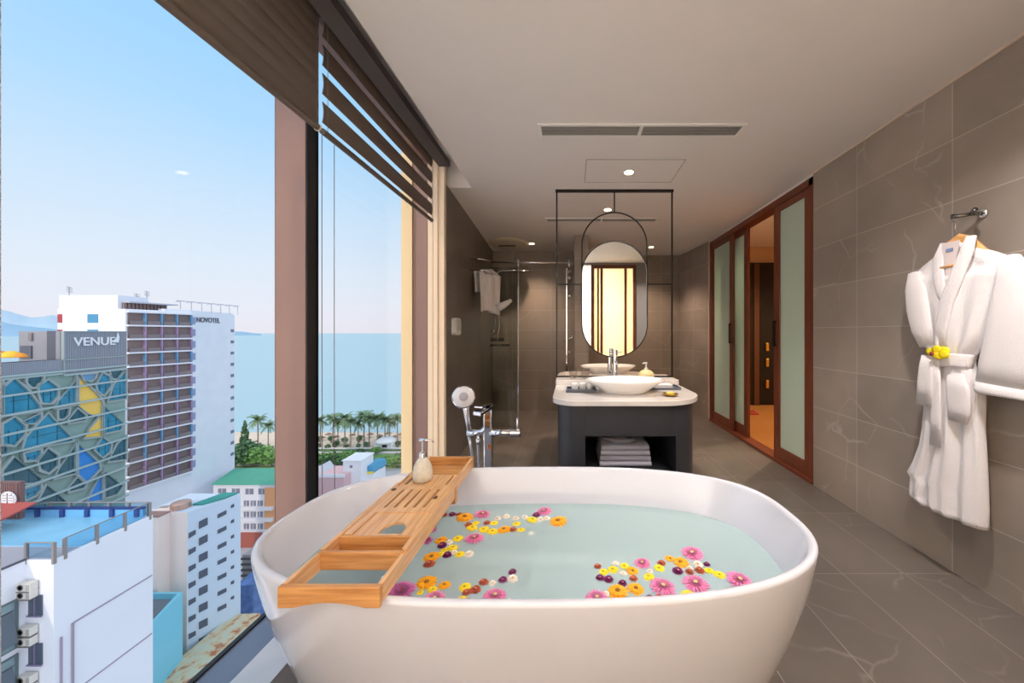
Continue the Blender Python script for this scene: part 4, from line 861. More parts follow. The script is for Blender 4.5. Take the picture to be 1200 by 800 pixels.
# roof terrace canopy : row of posts, slab and lattice
for i in range(12):
    x = -107.3-.02*i; y = 86+i*.8; MB().box(x-1.6, x-1.0, y, y+.55, topz, topz+1.6).build('terrace_opening', rec, ht)
MB().prism([(-106.9, 86), (-106.2, 96), (-110, 96), (-112, 86)], topz+1.6, topz+1.9).build('terrace_canopy', wallmat('canopy_grey', (188, 190, 200)), ht)
for i in range(7):
    y = 96+i*3; x = -105.6-.18*i*1.3
    MB().tube([(x, y, topz), (x-.05, y, topz+2.9)], .11, 6).tube([(x-1.4, y, topz+2.6), (x+.6, y, topz+3.0)], .09, 6).build('pergola_post', wallmat('canopy_grey', (170, 172, 184)), ht)
MB().tube([(-105.6, 95, topz+2.9), (-107.2, 114, topz+2.9)], .12, 6).build('pergola_beam', wallmat('canopy_grey', (170, 172, 184)), ht)
MB().box(-105.2, -104.9, 97.5, 97.8, topz, topz+.1)
for (px, yy, hh) in ((81, 86, 336), (172, 95, 341), (160, 90, 344)):
    q = at(px, 346, yy); mb = MB().tube([(q.x, yy, topz), (q.x, yy, CZ+(390-hh)*yy/F)], .09, 6)
    for k in range(3): zz = CZ+(390-hh)*yy/F-.5*k; mb.tube([(q.x-.6, yy, zz), (q.x+.6, yy+.1, zz-.3)], .1, 6)
    mb.build('roof_antenna', wallmat('antenna_grey', (150, 154, 164)), ht)
def text(body, size, loc, plane, m, parent, name, ext=.05, sx=1.0):
    cu = bpy.data.curves.new(name, 'FONT'); cu.body = body; cu.size = size; cu.extrude = ext; cu.align_x = 'LEFT'; cu.offset = size*.012
    o = bpy.data.objects.new(name, cu); C.objects.link(o)
    rm = Matrix((plane.u, Vector((0, 0, 1)), plane.n)).transposed().to_4x4()
    bpy.context.view_layer.update()
    dg = bpy.context.evaluated_depsgraph_get(); me = bpy.data.meshes.new_from_object(o.evaluated_get(dg)); bpy.data.objects.remove(o)
    me.transform(Matrix.Diagonal((sx, 1, 1, 1))); me.transform(rm); me.transform(Matrix.Translation(Vector(loc)-root_of(parent)))
    me.materials.clear(); me.materials.append(m); ob = bpy.data.objects.new(name, me); C.objects.link(ob); ob.parent = parent; return ob
h0 = side.hit(229, 369); h1 = side.hit(263, 365)
sp = Plane(HB, HC); sp.n = side.n
text('NOVOTEL', 2.0, side.P(1.6, 4.3, .12), side, mat('sign_grey', (104, 108, 122), .5), ht, 'sign_lettering', .06, 1.0 if side.u.y > 0 else 1)

# --- HEXAGON-FACADE BUILDING
vb = thing('patterned_building', 'teal glass building with hexagon lattice facade, yellow and blue sail shapes', 'building', (-78, 52, ZG))
fb = Plane((-71.2, 38), (-77.6, 61.8)); BA = Vector((-71.2, 38, 0)); 
if fb.n.x < 0: fb.n = -fb.n
zr_ = CZ-(432-390)*45/F
MB().prism([(-71.2, 38), (-77.6, 61.8), (-96, 61.8), (-96, 38)], ZG, -4.9).build('building_wall', wallmat('facade_green', (142, 166, 158), .08), vb)
tl = mat('teal_glass', (34, 138, 172), .18, var=.18, vscale=.7); tl2 = mat('deep_teal_glass', (34, 92, 108), .18, var=.15, vscale=.7); dkf = mat('facade_frame', (158, 170, 168), .6); brown = mat('pale_brown_frame', (124, 118, 112), .7)
S6 = 4.447
polys = [([(0, 110), (60, 60), (120, 115), (190, 200), (195, 228), (0, 250)], tl), ([(-60, 120), (-10, 75), (-10, 240), (-60, 250)], tl), ([(188, 135), (190, 98), (235, 68), (285, 105), (285, 150), (250, 188), (205, 185)], tl), ([(268, 210), (300, 165), (388, 62), (388, 192)], tl),
 ([(392, 45), (500, 150), (522, 190), (522, 360), (425, 368), (455, 312), (500, 255), (450, 243), (392, 200)], mat('yellow_panel', (250, 204, 96), .6)),
 ([(490, 92), (522, 32), (560, 52), (565, 98), (530, 148), (497, 122)], tl), ([(552, 178), (582, 92), (642, 20), (645, 162)], tl),
 ([(0, 300), (60, 262), (115, 310), (108, 352), (60, 408), (0, 398)], tl), ([(110, 282), (195, 243), (195, 268), (170, 292), (122, 294)], tl), ([(103, 428), (122, 368), (235, 242), (362, 372), (362, 384)], tl),
 ([(345, 272), (390, 218), (432, 252), (430, 276), (350, 290)], tl2), ([(527, 202), (627, 290), (618, 327), (527, 345)], tl), ([(185, 490), (235, 425), (285, 462), (285, 512), (240, 552), (197, 532)], tl2),
 ([(270, 578), (300, 520), (385, 398), (385, 552)], tl2), ([(388, 396), (500, 500), (508, 530), (440, 602), (388, 552)], mat('blue_panel', (40, 136, 214), .5)), ([(0, 540), (60, 467), (200, 582), (200, 600), (0, 612)], tl2),
 ([(440, 702), (470, 642), (522, 537), (526, 692)], mat('blue_panel', (40, 136, 214), .5)), ([(529, 542), (627, 622), (600, 662), (529, 684)], tl2), ([(482, 432), (522, 367), (566, 402), (560, 440), (522, 470)], tl), ([(552, 492), (600, 402), (645, 362), (645, 480)], tl2),
 ([(178, 712), (230, 612), (332, 702)], tl2), ([(345, 628), (390, 577), (432, 612), (425, 628), (350, 648)], tl2), ([(112, 452), (195, 432), (195, 462), (172, 484), (120, 486)], tl), ([(112, 640), (195, 612), (195, 640), (172, 668), (116, 690)], tl),
 ([(130, 50), (210, 38), (205, 70), (180, 102), (150, 104), (126, 80)], tl2), ([(410, 42), (488, 36), (480, 60), (460, 70), (430, 68)], bl_), ([(290, 225), (345, 215), (340, 250), (320, 268), (292, 270)], tl2), ([(560, 20), (640, 8), (600, 60), (575, 58)], tl2),
 ([(480, 260), (500, 200), (520, 210), (520, 230)], tl2) , ([(0, 455), (0, 405), (26, 425), (22, 450)], tl)]
for pts, m_ in polys[:-2]+polys[-1:]:
    hp = [fb.hit(x/S6, 430+y/S6) for x, y in pts]
    cx = sum(p[0] for p in hp)/len(hp); cz = sum(p[1] for p in hp)/len(hp)
    grow = [(cx+(a-cx)*(1+.28/max(.3, abs(a-cx)+.001) if abs(a-cx) > .3 else 1), cz+(b_-cz)*(1+.28/max(.3, abs(b_-cz)) if abs(b_-cz) > .3 else 1)) for a, b_ in hp]
    fm_ = MB().frame(grow, hp, lambda a, b, c: fb.P(a, b, c), .02, .38).build('facade_window', dkf, vb)
    fb.poly(MB(), hp, .02, .16).build('window_pane', m_, fm_)
    if m_ in (tl, tl2):
        x0_, x1_ = min(p[0] for p in hp), max(p[0] for p in hp); z0_, z1_ = min(p[1] for p in hp), max(p[1] for p in hp)
        mb = MB()
        for f in (.3, .7): fb.slab(mb, x0_+(x1_-x0_)*f-.04, x0_+(x1_-x0_)*f+.04, z0_+.3, z0_+(z1_-z0_)*.55, .16, .2)
        fb.slab(mb, x0_+(x1_-x0_)*.2, x0_+(x1_-x0_)*.8, z0_+(z1_-z0_)*.38, z0_+(z1_-z0_)*.38+.08, .16, .2)
        mb.build('mullion', tl2, fm_)
for k in range(11):
    zz = CZ-((465+23.2*(k-1))-390)*45/F
    fb.slab(MB(), 0, fb.L, zz-.14, zz+.12, 0, .55).build('floor_band', mat('band_grey', (172, 190, 190), .6), vb)
# diagonal lattice between the windows
# louvred crown
lou = mat('louvre_grey', (156, 160, 172), .6); loub = mat('louvre_back', (96, 98, 110), .8)
cr0 = fb.hit(0, 0)
def crown(pxa, pxb, ytopA, ytopB, yb_a, yb_b, n):
    ua, ub = fb.hit(pxa, 400)[0], fb.hit(pxb, 400)[0]; zt1 = fb.hit(pxb, ytopB)[1]; zb1 = fb.hit(pxb, yb_b)[1]
    fb.slab(MB(), ua, ub, zb1, zt1, -1.5, .05).build('crown_wall', loub, vb)
    mb = MB()
    for i in range(n): u = ua+(ub-ua)*(i+.5)/n; fb.slab(mb, u-.07, u+.07, zb1+.05, zt1-.05, .05, .3)
    mb.build('louvre_screen', lou, vb)
    fb.slab(MB(), ua, ub, zb1-.15, zb1+.12, 0, .4).build('crown_band', mat('band_grey', (172, 190, 190), .6), vb)
    return ua, ub, zb1, zt1
a_ = crown(71, 146, 388, 388, 437, 432, 46)
crown(-25, 70, 424, 421, 443, 437.5, 46)
fb.slab(MB(), a_[0], a_[1], a_[2]+(a_[3]-a_[2])*.36, a_[2]+(a_[3]-a_[2])*.39, .3, .36).slab if False else None
mb = MB(); fb.slab(mb, a_[0], a_[1], a_[2]+(a_[3]-a_[2])*.33, a_[2]+(a_[3]-a_[2])*.36, .3, .4); fb.slab(mb, a_[0], a_[1], a_[3]-.12, a_[3], -.2, .4); fb.slab(mb, a_[0]-.05, a_[0]+.12, a_[2], a_[3], 0, .4); mb.build('crown_trim', dkf, vb)
uu = fb.hit(82, 400)[0]; zz = fb.hit(82, 398.2)[1]
text('VENUE', 1.85, fb.P(uu, CZ-1.95, .42), fb, mat('sign_white', (240, 242, 246), .5), vb, 'sign_lettering', .06, 1.12)
ue = fb.hit(134, 400)[0]; ze = fb.hit(134, 401)[1]
fb.poly(MB(), [(ue-1.0, ze), (ue+.1, ze), (ue+.25, ze+.9), (ue-.05, ze+1.7), (ue-.2, ze+.9)], .42, .5).build('sail_emblem', mat('sign_white', (240, 242, 246), .5), vb)
# roof plant room (grey) and green roof deck
q0 = at(22, 388, 52); q1 = at(70, 388, 52)
pr = MB().box(q0.x, q1.x, 52, 52.5, CZ-(423-390)*52/F, q0.z).build('plant_room', wallmat('plant_grey', (150, 148, 154), .06), vb)
q2 = at(24, 400, 51.9); q3 = at(37, 420, 51.9); MB().box(q2.x, q3.x, 51.85, 52, q3.z, CZ-(405-390)*51.9/F).build('plant_door', loub, vb)
MB().box(at(34, 400, 51.9).x, at(38, 400, 51.9).x, 51.8, 52, CZ-(399-390)*52/F, CZ-(390-390)*52/F).build('plant_vent', wallmat('vent_panel', (132, 124, 126)), vb)
od = thing('rooftop_dome', 'small orange and yellow dome on the grey rooftop at far left', 'dome', at(6, 419, 47))
q = at(6, 419, 47)
for k, (dx, r_, c_) in enumerate(((-.9, .95, (240, 140, 40)), (.35, .9, (250, 196, 60)), (1.1, .6, (240, 150, 40)))):
    MB().lathe([(r_*math.cos(a), r_*math.sin(a)) for a in [PI/2*i/7 for i in range(8)]], (q.x+dx, q.y+.3*k, q.z), 20).build('dome_shell', mat('dome_%d' % k, c_, .6), od, smooth=True)

# --- FOREGROUND WHITE BLOCK WITH POOL TERRACE
wbm = wallmat('white_render', (232, 234, 240), .02); ZR = CZ-.641*25
wk = thing('pool_terrace_building', 'white rendered building with rooftop pool behind a glass railing, nearest below', 'building', (-42, 25, ZG))
MB().prism([(-38.4, 12), (-38.4, 25), (-36.45, 25), (-36.75, 31.2), (-62, 31.2), (-62, 12)], ZG, ZR).build('building_wall', wbm, wk)
MB().box(-36.62, -36.40, 25.05, 31.2, ZG, ZR+.03)
groove = mat('groove_mauve', (158, 142, 160), .6)
for z in (-20.1, -25.2): MB().prism([(-36.47, 25.3 if z < -22 else 25.9), (-36.74, 31.1), (-36.69, 31.1), (-36.42, 25.3 if z < -22 else 25.9)], z, z+.08).build('wall_joint', groove, wk)
for yy in (25.35, 25.95): MB().tube([(-36.42, yy, ZG), (-36.42, yy, -20.1-(.45 if yy < 25.5 else 0))], .06, 8).build('drain_pipe', groove, wk)
# south face : windows, AC units
for (z0, z1) in ((-18.65, -17.25), (-22.1, -20.65)):
    f_ = MB().box(-38.15, -37.2, 24.93, 25.0, z0, z1).build('small_window', mat('window_dark', (84, 92, 108), .25), wk)
    MB().box(-37.70, -37.64, 24.88, 24.93, z0, z1).box(-38.2, -37.15, 24.86, 24.93, z0-.1, z0).build('window_bar', mat('mauve_frame', (130, 120, 150), .5), f_)
acw = mat('ac_cream', (214, 210, 200), .6); acd = mat('ac_dark', (120, 116, 110), .6)
i = 0
for z in (-16.45, -17.05+.05, -19.55, -20.25, -22.9, -23.6):
    i += 1; row = ['top', 'second', 'third', 'fourth', 'fifth', 'lowest'][i-1]
    au = thing('air_conditioner_unit', f'cream outdoor air conditioner unit on the white wall, {row} in the column', 'air conditioner', (-37.9, 24.7, z), 'air conditioners on the white building')
    MB().box(-38.4, -37.45, 24.55, 24.95, z-.28, z+.28).build('casing', acw, au, bevel=.03)
    MB().lathe([(.21, 24.54), (.21, 24.52), (.17, 24.52), (.16, 24.54)], (-38.12, 0, z), 20, axis='y').build('fan_grille', acd, au)
    MB().box(-37.72, -37.5, 24.53, 24.55, z-.2, z+.2).build('side_panel', mat('ac_panel', (176, 172, 166), .6), au)
    MB().box(-38.35, -37.5, 24.5, 25, z-.33, z-.28).build('bracket', acd, au)
# glazed bays on the east face, with opened sashes
for k, (z0, z1) in enumerate(((-20.6, -17.2), (-24.4, -21.0))):
    f_ = MB().box(-38.42, -38.3, 18, 24.6, z0, z1).build('window_frame', mat('frame_grey_green', (100, 116, 118), .5), wk)
    for y0, y1 in ((18.1, 20.2), (20.4, 22.4), (22.55, 24.4)):
        MB().box(-38.3, -38.26, y0, y1, z0+.12, z1-.7).box(-38.3, -38.26, y0, y1, z1-.6, z1-.1).build('window_pane', mat('bay_glass', (128, 152, 158), .15, var=.15, vscale=1), f_)
    MB().add([(-38.25, 22.9, z1-.7), (-38.25, 24.3, z1-.7), (-37.85, 24.3, z0+.6), (-37.85, 22.9, z0+.6), (-38.3, 22.9, z1-.7), (-38.3, 24.3, z1-.7), (-37.9, 24.3, z0+.6), (-37.9, 22.9, z0+.6)], [(0, 1, 2, 3), (7, 6, 5, 4), (0, 4, 5, 1), (1, 5, 6, 2), (2, 6, 7, 3), (3, 7, 4, 0)]).build('open_sash', mat('sash_grey', (92, 104, 116), .3), f_)
# roof edge coping, glass railing with posts
def rail(pts, name, lab):
    t = thing(name, lab, 'railing', (*pts[0], ZR))
    for (a, b_) in zip(pts, pts[1:]):
        a = Vector((*a, 0)); b_ = Vector((*b_, 0)); n_ = max(1, round((b_-a).length/1.7)); d = (b_-a)/n_; s = d.normalized().cross(Vector((0, 0, 1)))*.03
        for i in range(n_):
            p, q = a+d*i, a+d*(i+1)
            MB().prism([(p.x-s.x, p.y-s.y), (q.x-s.x, q.y-s.y), (q.x+s.x, q.y+s.y), (p.x+s.x, p.y+s.y)], ZR+.15, ZR+1.15).build('railing_pane', M_rail, t)
        for i in range(n_+1): p = a+d*i; MB().box(p.x-.08, p.x+.08, p.y-.08, p.y+.08, ZR-.3, ZR+1.2).build('railing_post', mat('rail_post', (150, 142, 138), .5, metal=.3), t)
        MB().tube([a+Vector((0, 0, ZR+1.2)), b_+Vector((0, 0, ZR+1.2))], .045, 8).build('handrail', mat('rail_post', (150, 142, 138), .5, metal=.3), t)
rail([(-38.45, 25.05), (-36.5, 25.05)], 'terrace_railing', 'short railing section above the air conditioners, white pool building')
rail([(-36.52, 25.6), (-36.8, 31.0)], 'terrace_railing', 'glass railing along the top of the blank white wall')
rail([(-54, 31.0), (-36.9, 31.0)], 'terrace_railing', 'far glass railing behind the rooftop pool')
MB().box(-38.5, -38.36, 12, 25, ZR, ZR+.12).build('roof_coping', mat('coping_dark', (84, 84, 92), .6), wk)
tag(MB().box(-62, -38.5, 12, 26.5, ZR, ZR+.03).prism([(-38.5, 25.1), (-36.6, 25.1), (-36.65, 26.5), (-38.5, 26.5)], ZR, ZR+.03).build('roof_deck', wallmat('deck_grey', (168, 164, 172), .06), wk))
pl_ = thing('rooftop_pool', 'bright blue rooftop pool with tiled wall on the white building', 'swimming pool', (-45, 29, ZR))
MB().prism([(-50, 26.6), (-36.75, 26.6), (-36.95, 30.8), (-50, 30.8)], ZR+.02, ZR+.10).build('water', mat('pool_water', (136, 196, 226), .3, var=.06, vscale=.6), pl_)
MB().box(-50, -37.1, 30.75, 30.95, ZR+.1, ZR+.75).build('far_wall', mat('pool_tile', (120, 186, 226), .3), pl_)
for i in range(6): x = -48.3+i*2.15; MB().box(x-.16, x+.16, 30.6, 30.76, ZR+.1, ZR+.72).build('wall_pier', mat('pool_pier', (44, 66, 130), .4), pl_)
MB().box(-50, -37.1, 30.7, 30.98, ZR+.72, ZR+.86).build('pool_edge', mat('pool_edge', (30, 50, 120), .4), pl_)
MB().box(-58, -49.0, 26.6, 30.9, ZR+.02, ZR+.5).build('deep_blue_side', mat('pool_deep', (44, 96, 160), .3), pl_)
pv = thing('pool_bar_kiosk', 'brown louvred kiosk with white round emblem beside the rooftop pool', 'kiosk', (-48, 30, ZR))
q = at(23, 600, 29.5)
MB().box(-60, q.x, 29.5, 29.8, ZR+.5, -11.2).build('kiosk_wall', mat('kiosk_brown', (120, 94, 92), .7), pv)
mb = MB()
for i in range(28): x = q.x-.15-i*.16; mb.box(x-.04, x+.04, 29.4, 29.5, ZR+.6, -11.3)
mb.build('louvre_screen', mat('kiosk_slat', (134, 104, 104), .7), pv)
q = at(9.5, 585, 29.3)
em = MB(); 
for zz_, w_ in ((.42, .38), (.21, .55), (0, .60), (-.21, .55), (-.42, .38)): em.box(q.x-w_, q.x+w_, 29.25, 29.32, q.z+zz_-.075, q.z+zz_+.075)
em.box(q.x-.05, q.x+.05, 29.25, 29.32, q.z-.5, q.z+.5).frame([(q.x+.66*math.cos(2*PI*k/28), q.z+.66*math.sin(2*PI*k/28)) for k in range(28)], [(q.x+.54*math.cos(2*PI*k/28), q.z+.54*math.sin(2*PI*k/28)) for k in range(28)], fxz, 29.25, 29.33)
em.build('round_emblem', mat('sign_white', (240, 242, 246), .5), pv)
q = at(16, 602, 28.2); MB().add([(q.x-6, 29.4, q.z+.5), (q.x, 29.4, q.z+.35), (q.x-.2, 27.6, q.z-.2), (q.x-6, 27.6, q.z-.1), (q.x-6, 29.4, q.z+.4), (q.x, 29.4, q.z+.25), (q.x-.2, 27.6, q.z-.35), (q.x-6, 27.6, q.z-.25)], [(0, 1, 2, 3), (7, 6, 5, 4), (0, 4, 5, 1), (1, 5, 6, 2), (2, 6, 7, 3), (3, 7, 4, 0)]).build('awning', mat('awning_red', (176, 84, 78), .8), pv)

# --- PALE BLUE / PEACH APARTMENT BLOCK
gy = 50
DA, DB = (-54.0, 50), (-51.8+-.3, 55.9)
ab_ = thing('apartment_block', 'pale blue-white apartment block with rows of small dark windows', 'building', (-56, 53, ZG))
zD = -24.1
MB().prism([DA, (-52.0, 55.9), (-60, 55.9), (-60, 50)], ZG, zD).build('building_wall', wallmat('pale_block', (206, 220, 234), .02), ab_)
fd = Plane(DA, (-52.0, 55.9))
if fd.n.x < 0: fd.n = -fd.n
MB().prism([(-52.3, 55.7), (-52.6, 54), (-54.0, 52), (-55.4, 52), (-54.5, 55.7)], zD, zD+.25).build('roof_awning', mat('teal_awning', (60, 150, 140), .7), ab_)
dw = mat('window_dark', (84, 92, 108), .25)
def dwin(pts):
    hp = [fd.hit(x, y) for x, y in pts]; f_ = fd.poly(MB(), hp, 0, .1).build('window', dw, ab_); return f_
for k in range(8):
    y = 612+k*19.9-.3*k
    if y > 775: break
    dwin([(233, y-1), (243, y-6), (243, y+2.5), (233, y+7.5)])
    hp = [fd.hit(237.6, y-6), fd.hit(238.2, y-6), fd.hit(238.2, y+6), fd.hit(237.6, y+6)]
for k in range(7): y = 626.5+k*19.7; dwin([(221, y-2), (229, y-6), (229, y-1), (221, y+4)])
for k in range(7): y = 603+k*18.2; dwin([(255, y-.5), (265, y-5.5), (265, y-1), (255, y+4)])
for k in range(7): y = 593+k*17.9; dwin([(270.5, y-1), (274, y-3), (274, y+.5), (270.5, y+2)])
# peach tower in front
pe = wallmat('peach_tower', (240, 224, 216), .02)
pt_ = thing('stair_tower', 'pale peach tower block with rooftop tank between the white wall and apartment block', 'building', (-57, 49, ZG))
q0 = at(160, 606, 48.45); q1 = at(185, 606, 48.45); q2 = at(200, 600, 50); q3 = at(220, 600, 50)
MB().box(q0.x, q2.x, 48.45, 51, ZG, q0.z).build('tower_wall', pe, pt_)
MB().box(q2.x, -54.0, 49.9, 50, ZG, q2.z).build('tower_wall', pe, pt_)
MB().box(q0.x, q2.x+.1, 48.4, 49.9, q0.z, q0.z+.15).build('roof_slab', wallmat('roof_brown', (150, 120, 112)), pt_)
q = at(212, 600, 51.3)
for k, (dx, r_, h_) in enumerate(((0, 1.1, 1.4), (-2.7, .9, .5))):
    tk = MB().lathe([(r_, -.2), (r_, h_), (r_*.9, h_+.12), (.05, h_+.3)], (q.x+dx, q.y, q.z), 28).build('water_tank', mat('copper_tank', (206, 168, 150), .35, metal=.6), None, loc=(q.x+dx, q.y, q.z), auto=.6)
    tag(tk, ('large cylindrical metal water tank on the peach tower roof', 'smaller low metal tank on peach tower roof, left of the large one')[k], 'water tank')
# cyan low block in front
cy_ = thing('turquoise_annex', 'low turquoise-walled annex at the foot of the peach tower', 'building', (-53, 45, ZG))
a0 = at(172, 743, 42); a1 = at(220, 713, 48.0)
m_c = mat('cyan_wall', (130, 206, 226), .7, var=.02)
zc = CZ-(743-390)*42/F
X_a = at(172, 743, 42).x
MB().prism([(X_a, 42), (X_a-2.5+.3, 47.9), (X_a-8, 47.9), (X_a-8, 42)], ZG, zc).build('annex_wall', m_c, cy_)
MB().prism([(X_a-.9, 42.5), (X_a-2.8, 47.5), (X_a-7.6, 47.5), (X_a-7.6, 42.5)], zc, zc+.05).build('annex_roof', wallmat('annex_roof', (120, 130, 138), .15), cy_)
MB().frame([(X_a, 42), (X_a-2.2, 47.9), (X_a-8, 47.9), (X_a-8, 42)], [(X_a-.4, 42.4), (X_a-2.6, 47.6), (X_a-7.6, 47.6), (X_a-7.6, 42.4)], lambda a, b, c: (a, b, c), zc, zc+.7).build('parapet', m_c, cy_)
MB().box(X_a-5, X_a-3.4, 43.6, 45.5, zc+.05, zc+.7).box(X_a-6.6, X_a-5.4, 44, 45, zc+.05, zc+.9).build('roof_equipment', mat('teal_box', (60, 150, 170), .6), cy_)
# rusty flat roof
rm_ = bpy.data.materials.new('rusty_roof'); rm_.use_nodes = True; nt = rm_.node_tree; n = nt.nodes; b = n['Principled BSDF']; b.inputs['Roughness'].default_value = .9
tc = n.new('ShaderNodeTexCoord'); nz = n.new('ShaderNodeTexNoise'); nz.inputs['Scale'].default_value = .55; nz.inputs['Detail'].default_value = 7; nz.inputs['Roughness'].default_value = .65; nt.links.new(tc.outputs['Object'], nz.inputs[0])
r = n.new('ShaderNodeValToRGB'); r.color_ramp.elements[0].position = .44; r.color_ramp.elements[0].color = (*lin((206, 206, 182)), 1); r.color_ramp.elements[1].position = .62; r.color_ramp.elements[1].color = (*lin((186, 112, 84)), 1)
e = r.color_ramp.elements.new(.53); e.color = (*lin((216, 192, 150)), 1); nt.links.new(nz.outputs[0], r.inputs[0]); nt.links.new(r.outputs[0], b.inputs['Base Color'])
rf = thing('rusty_roof_shed', 'long low shed with cream roof streaked by orange rust, straight below window', 'building', (-50, 49, ZG))
zf = -42.8
def az(px, py): q = atz(px, py, zf); return (q.x, q.y)
MB().prism([az(176, 800), az(272, 719.5), az(305, 718), az(300, 740), az(205, 850), az(110, 860)], ZG, zf).build('shed_roof', rm_, rf)
# E: green-roof building
ge = thing('green_roof_building', 'white four-storey building with a green pitched roof beyond the apartment block', 'building', (-95, 101, ZG))
Y = 100.7; x0 = at(250, 0, Y).x; x1 = at(330, 0, Y).x; zt2 = at(0, 567, Y).z; 
MB().box(x0, x1, Y, Y+11, ZG, zt2).build('building_wall', wallmat('white_block', (226, 226, 232), .03), ge)
zrg = at(0, 549, Y+10).z
gm = mat('green_roof', (84, 168, 140), .7, var=.05, vscale=.4)
xr = at(274, 549, Y+10).x
MB().add([(x0-.4, Y-.6, zt2), (x1+.4, Y-.6, zt2), (x1+.4, Y+10, zrg), (xr, Y+10, zrg), (x0-.4, Y+12, zt2), (x1+.4, Y+12, zt2)], [(0, 1, 2, 3), (0, 3, 4), (3, 2, 5, 4), (1, 5, 2), (0, 4, 5, 1)]).build('pitched_roof', gm, ge)
wm_ = mat('window_mid', (128, 130, 146), .4)
for r_, y in enumerate((576, 590, 603, 617)):
    zz_ = at(0, y, Y).z; k = 0
    for px in (256, 272, 288, 303) if r_ == 0 else (286, 294, 302, 310):
        wdt = 9 if r_ == 0 else 6; xa = at(px, 0, Y).x; xb = at(px+wdt, 0, Y).x
        f_ = MB().box(xa, xb, Y-.1, Y, zz_-.7, zz_+.9).build('window', wm_, ge); MB().box((xa+xb)/2-.06, (xa+xb)/2+.06, Y-.16, Y-.1, zz_-.7, zz_+.9).build('glazing_bar', wallmat('white_block', (226, 226, 232)), f_)
    if r_: MB().box(at(284, 0, Y).x, at(322, 0, Y).x, Y-1.0, Y, zz_-1.5, zz_-.6).build('balcony', wallmat('white_block', (226, 226, 232)), ge)
MB().box(at(311, 0, Y).x, x1+.1, Y-.3, Y, ZG, at(0, 571, Y).z).build('orange_pier', mat('orange_wall', (222, 160, 112), .8), ge)
MB().box(at(283, 0, Y).x, at(311, 0, Y).x, Y-1.4, Y, at(0, 638, Y).z, at(0, 621, Y).z).build('red_awning', mat('brick_red', (172, 96, 84), .8), ge)

# street objects
def carobj(px, py, L_, c_, lab, rot=0):
    q = gz(px, py); t = thing('parked_car', lab, 'car', (q.x, q.y, ZG)); t.rotation_euler.z = rot
    w = .9; o = Vector((q.x, q.y, ZG))
    MB().prism([(-L_/2, .35), (L_/2, .35), (L_/2, .8), (L_*.32, .9), (L_*.18, 1.4), (-L_*.3, 1.4), (-L_*.42, .9), (-L_/2, .8)], -w, w, lambda a, b, c: (o.x+a, o.y+c, o.z+b)).build('body', mat('car_'+str(c_[0]), c_, .25), t)
    MB().prism([(L_*.27, .92), (L_*.16, 1.35), (-L_*.27, 1.35), (-L_*.37, .92)], -w-.02, w+.02, lambda a, b, c: (o.x+a, o.y+c, o.z+b)).build('side_glass', M_dark, t)
    for a in (-1, 1):
        for s in (-1, 1): MB().lathe([(.33, -.12), (.33, .12)], (o.x+a*L_*.32, o.y+s*.82, o.z+.33), 14, axis='y').build('wheel', M_black, t)
carobj(445, 552, 4.4, (236, 238, 240), 'white car parked by the striped market tents', .4)
carobj(452, 546, 4.2, (90, 110, 150), 'dark blue car parked beyond the white car, right of tents', .2)
carobj(438, 563, 4.4, (228, 232, 236), 'pale car in the street just above the tub rim', .6)
tp = thing('blue_tarp_stall', 'dark stall with blue tarpaulin roof in alley beside apartment block', 'stall', gz(296, 690))
q = at(300, 672, 75); MB().add([(q.x-2, 72, q.z-.6), (q.x+3.5, 72, q.z), (q.x+4, 78, q.z+1), (q.x-1, 78, q.z+.3), (q.x-2, 72, ZG), (q.x+3.5, 72, ZG), (q.x+4, 78, ZG), (q.x-1, 78, ZG)], [(0, 1, 2, 3), (7, 6, 5, 4), (0, 4, 5, 1), (1, 5, 6, 2), (2, 6, 7, 3), (3, 7, 4, 0)]).build('tarp', mat('tarp_blue', (88, 120, 178), .6, var=.25, vscale=.8), tp)
MB().box(q.x-3.5, q.x-1, 71, 73, ZG, q.z-1.6).build('stall_side', mat('stall_red', (130, 72, 66), .8, var=.3, vscale=1), tp)
st = thing('low_shop_row', 'low grey shops with striped shutters left of the tub rim', 'building', gz(295, 660))
q = at(284, 650, 82); 
MB().box(q.x, q.x+8, 82, 88, ZG, q.z).build('shop_wall', wallmat('shop_grey', (160, 156, 158), .1), st)
for k in range(4): MB().box(q.x-.1, q.x+8, 81.7, 82, q.z-1-k*1.3, q.z-.6-k*1.3).build('shutter_band', wallmat('shop_dark', (88, 84, 88)), st)
# white kiosk, pink hall, tents
wk2 = thing('white_annex', 'plain white boxy building directly above the far tub rim', 'building', gz(412, 580)); Y = 128
MB().box(at(402, 0, Y).x, at(423, 0, Y).x, Y, Y+8, ZG, at(0, 540, Y).z).build('annex_wall', wallmat('pure_white', (240, 240, 242)), wk2)
MB().box(at(410, 0, Y).x, at(413, 0, Y).x, Y-.1, Y, at(0, 548, Y).z, at(0, 545, Y).z).build('annex_vent', wm_, wk2)
MB().box(at(401, 0, Y).x, at(424, 0, Y).x, Y-.4, Y+8.4, at(0, 540, Y).z, at(0, 539, Y).z).build('roof_slab', wallmat('pure_white', (240, 240, 242)), wk2)
ph_ = thing('pink_hall', 'low hall with pink wall and white parapet left of the white annex', 'building', gz(385, 600)); Y = 124
MB().box(at(330, 0, Y).x, at(403, 0, Y).x, Y, Y+10, ZG, at(0, 558, Y).z).build('hall_wall', mat('pink_wall', (222, 184, 186), .8), ph_)
MB().box(at(330, 0, Y).x, at(404, 0, Y).x, Y-.3, Y, at(0, 559, Y).z, at(0, 555, Y).z).build('parapet', wallmat('pure_white', (240, 240, 242)), ph_)
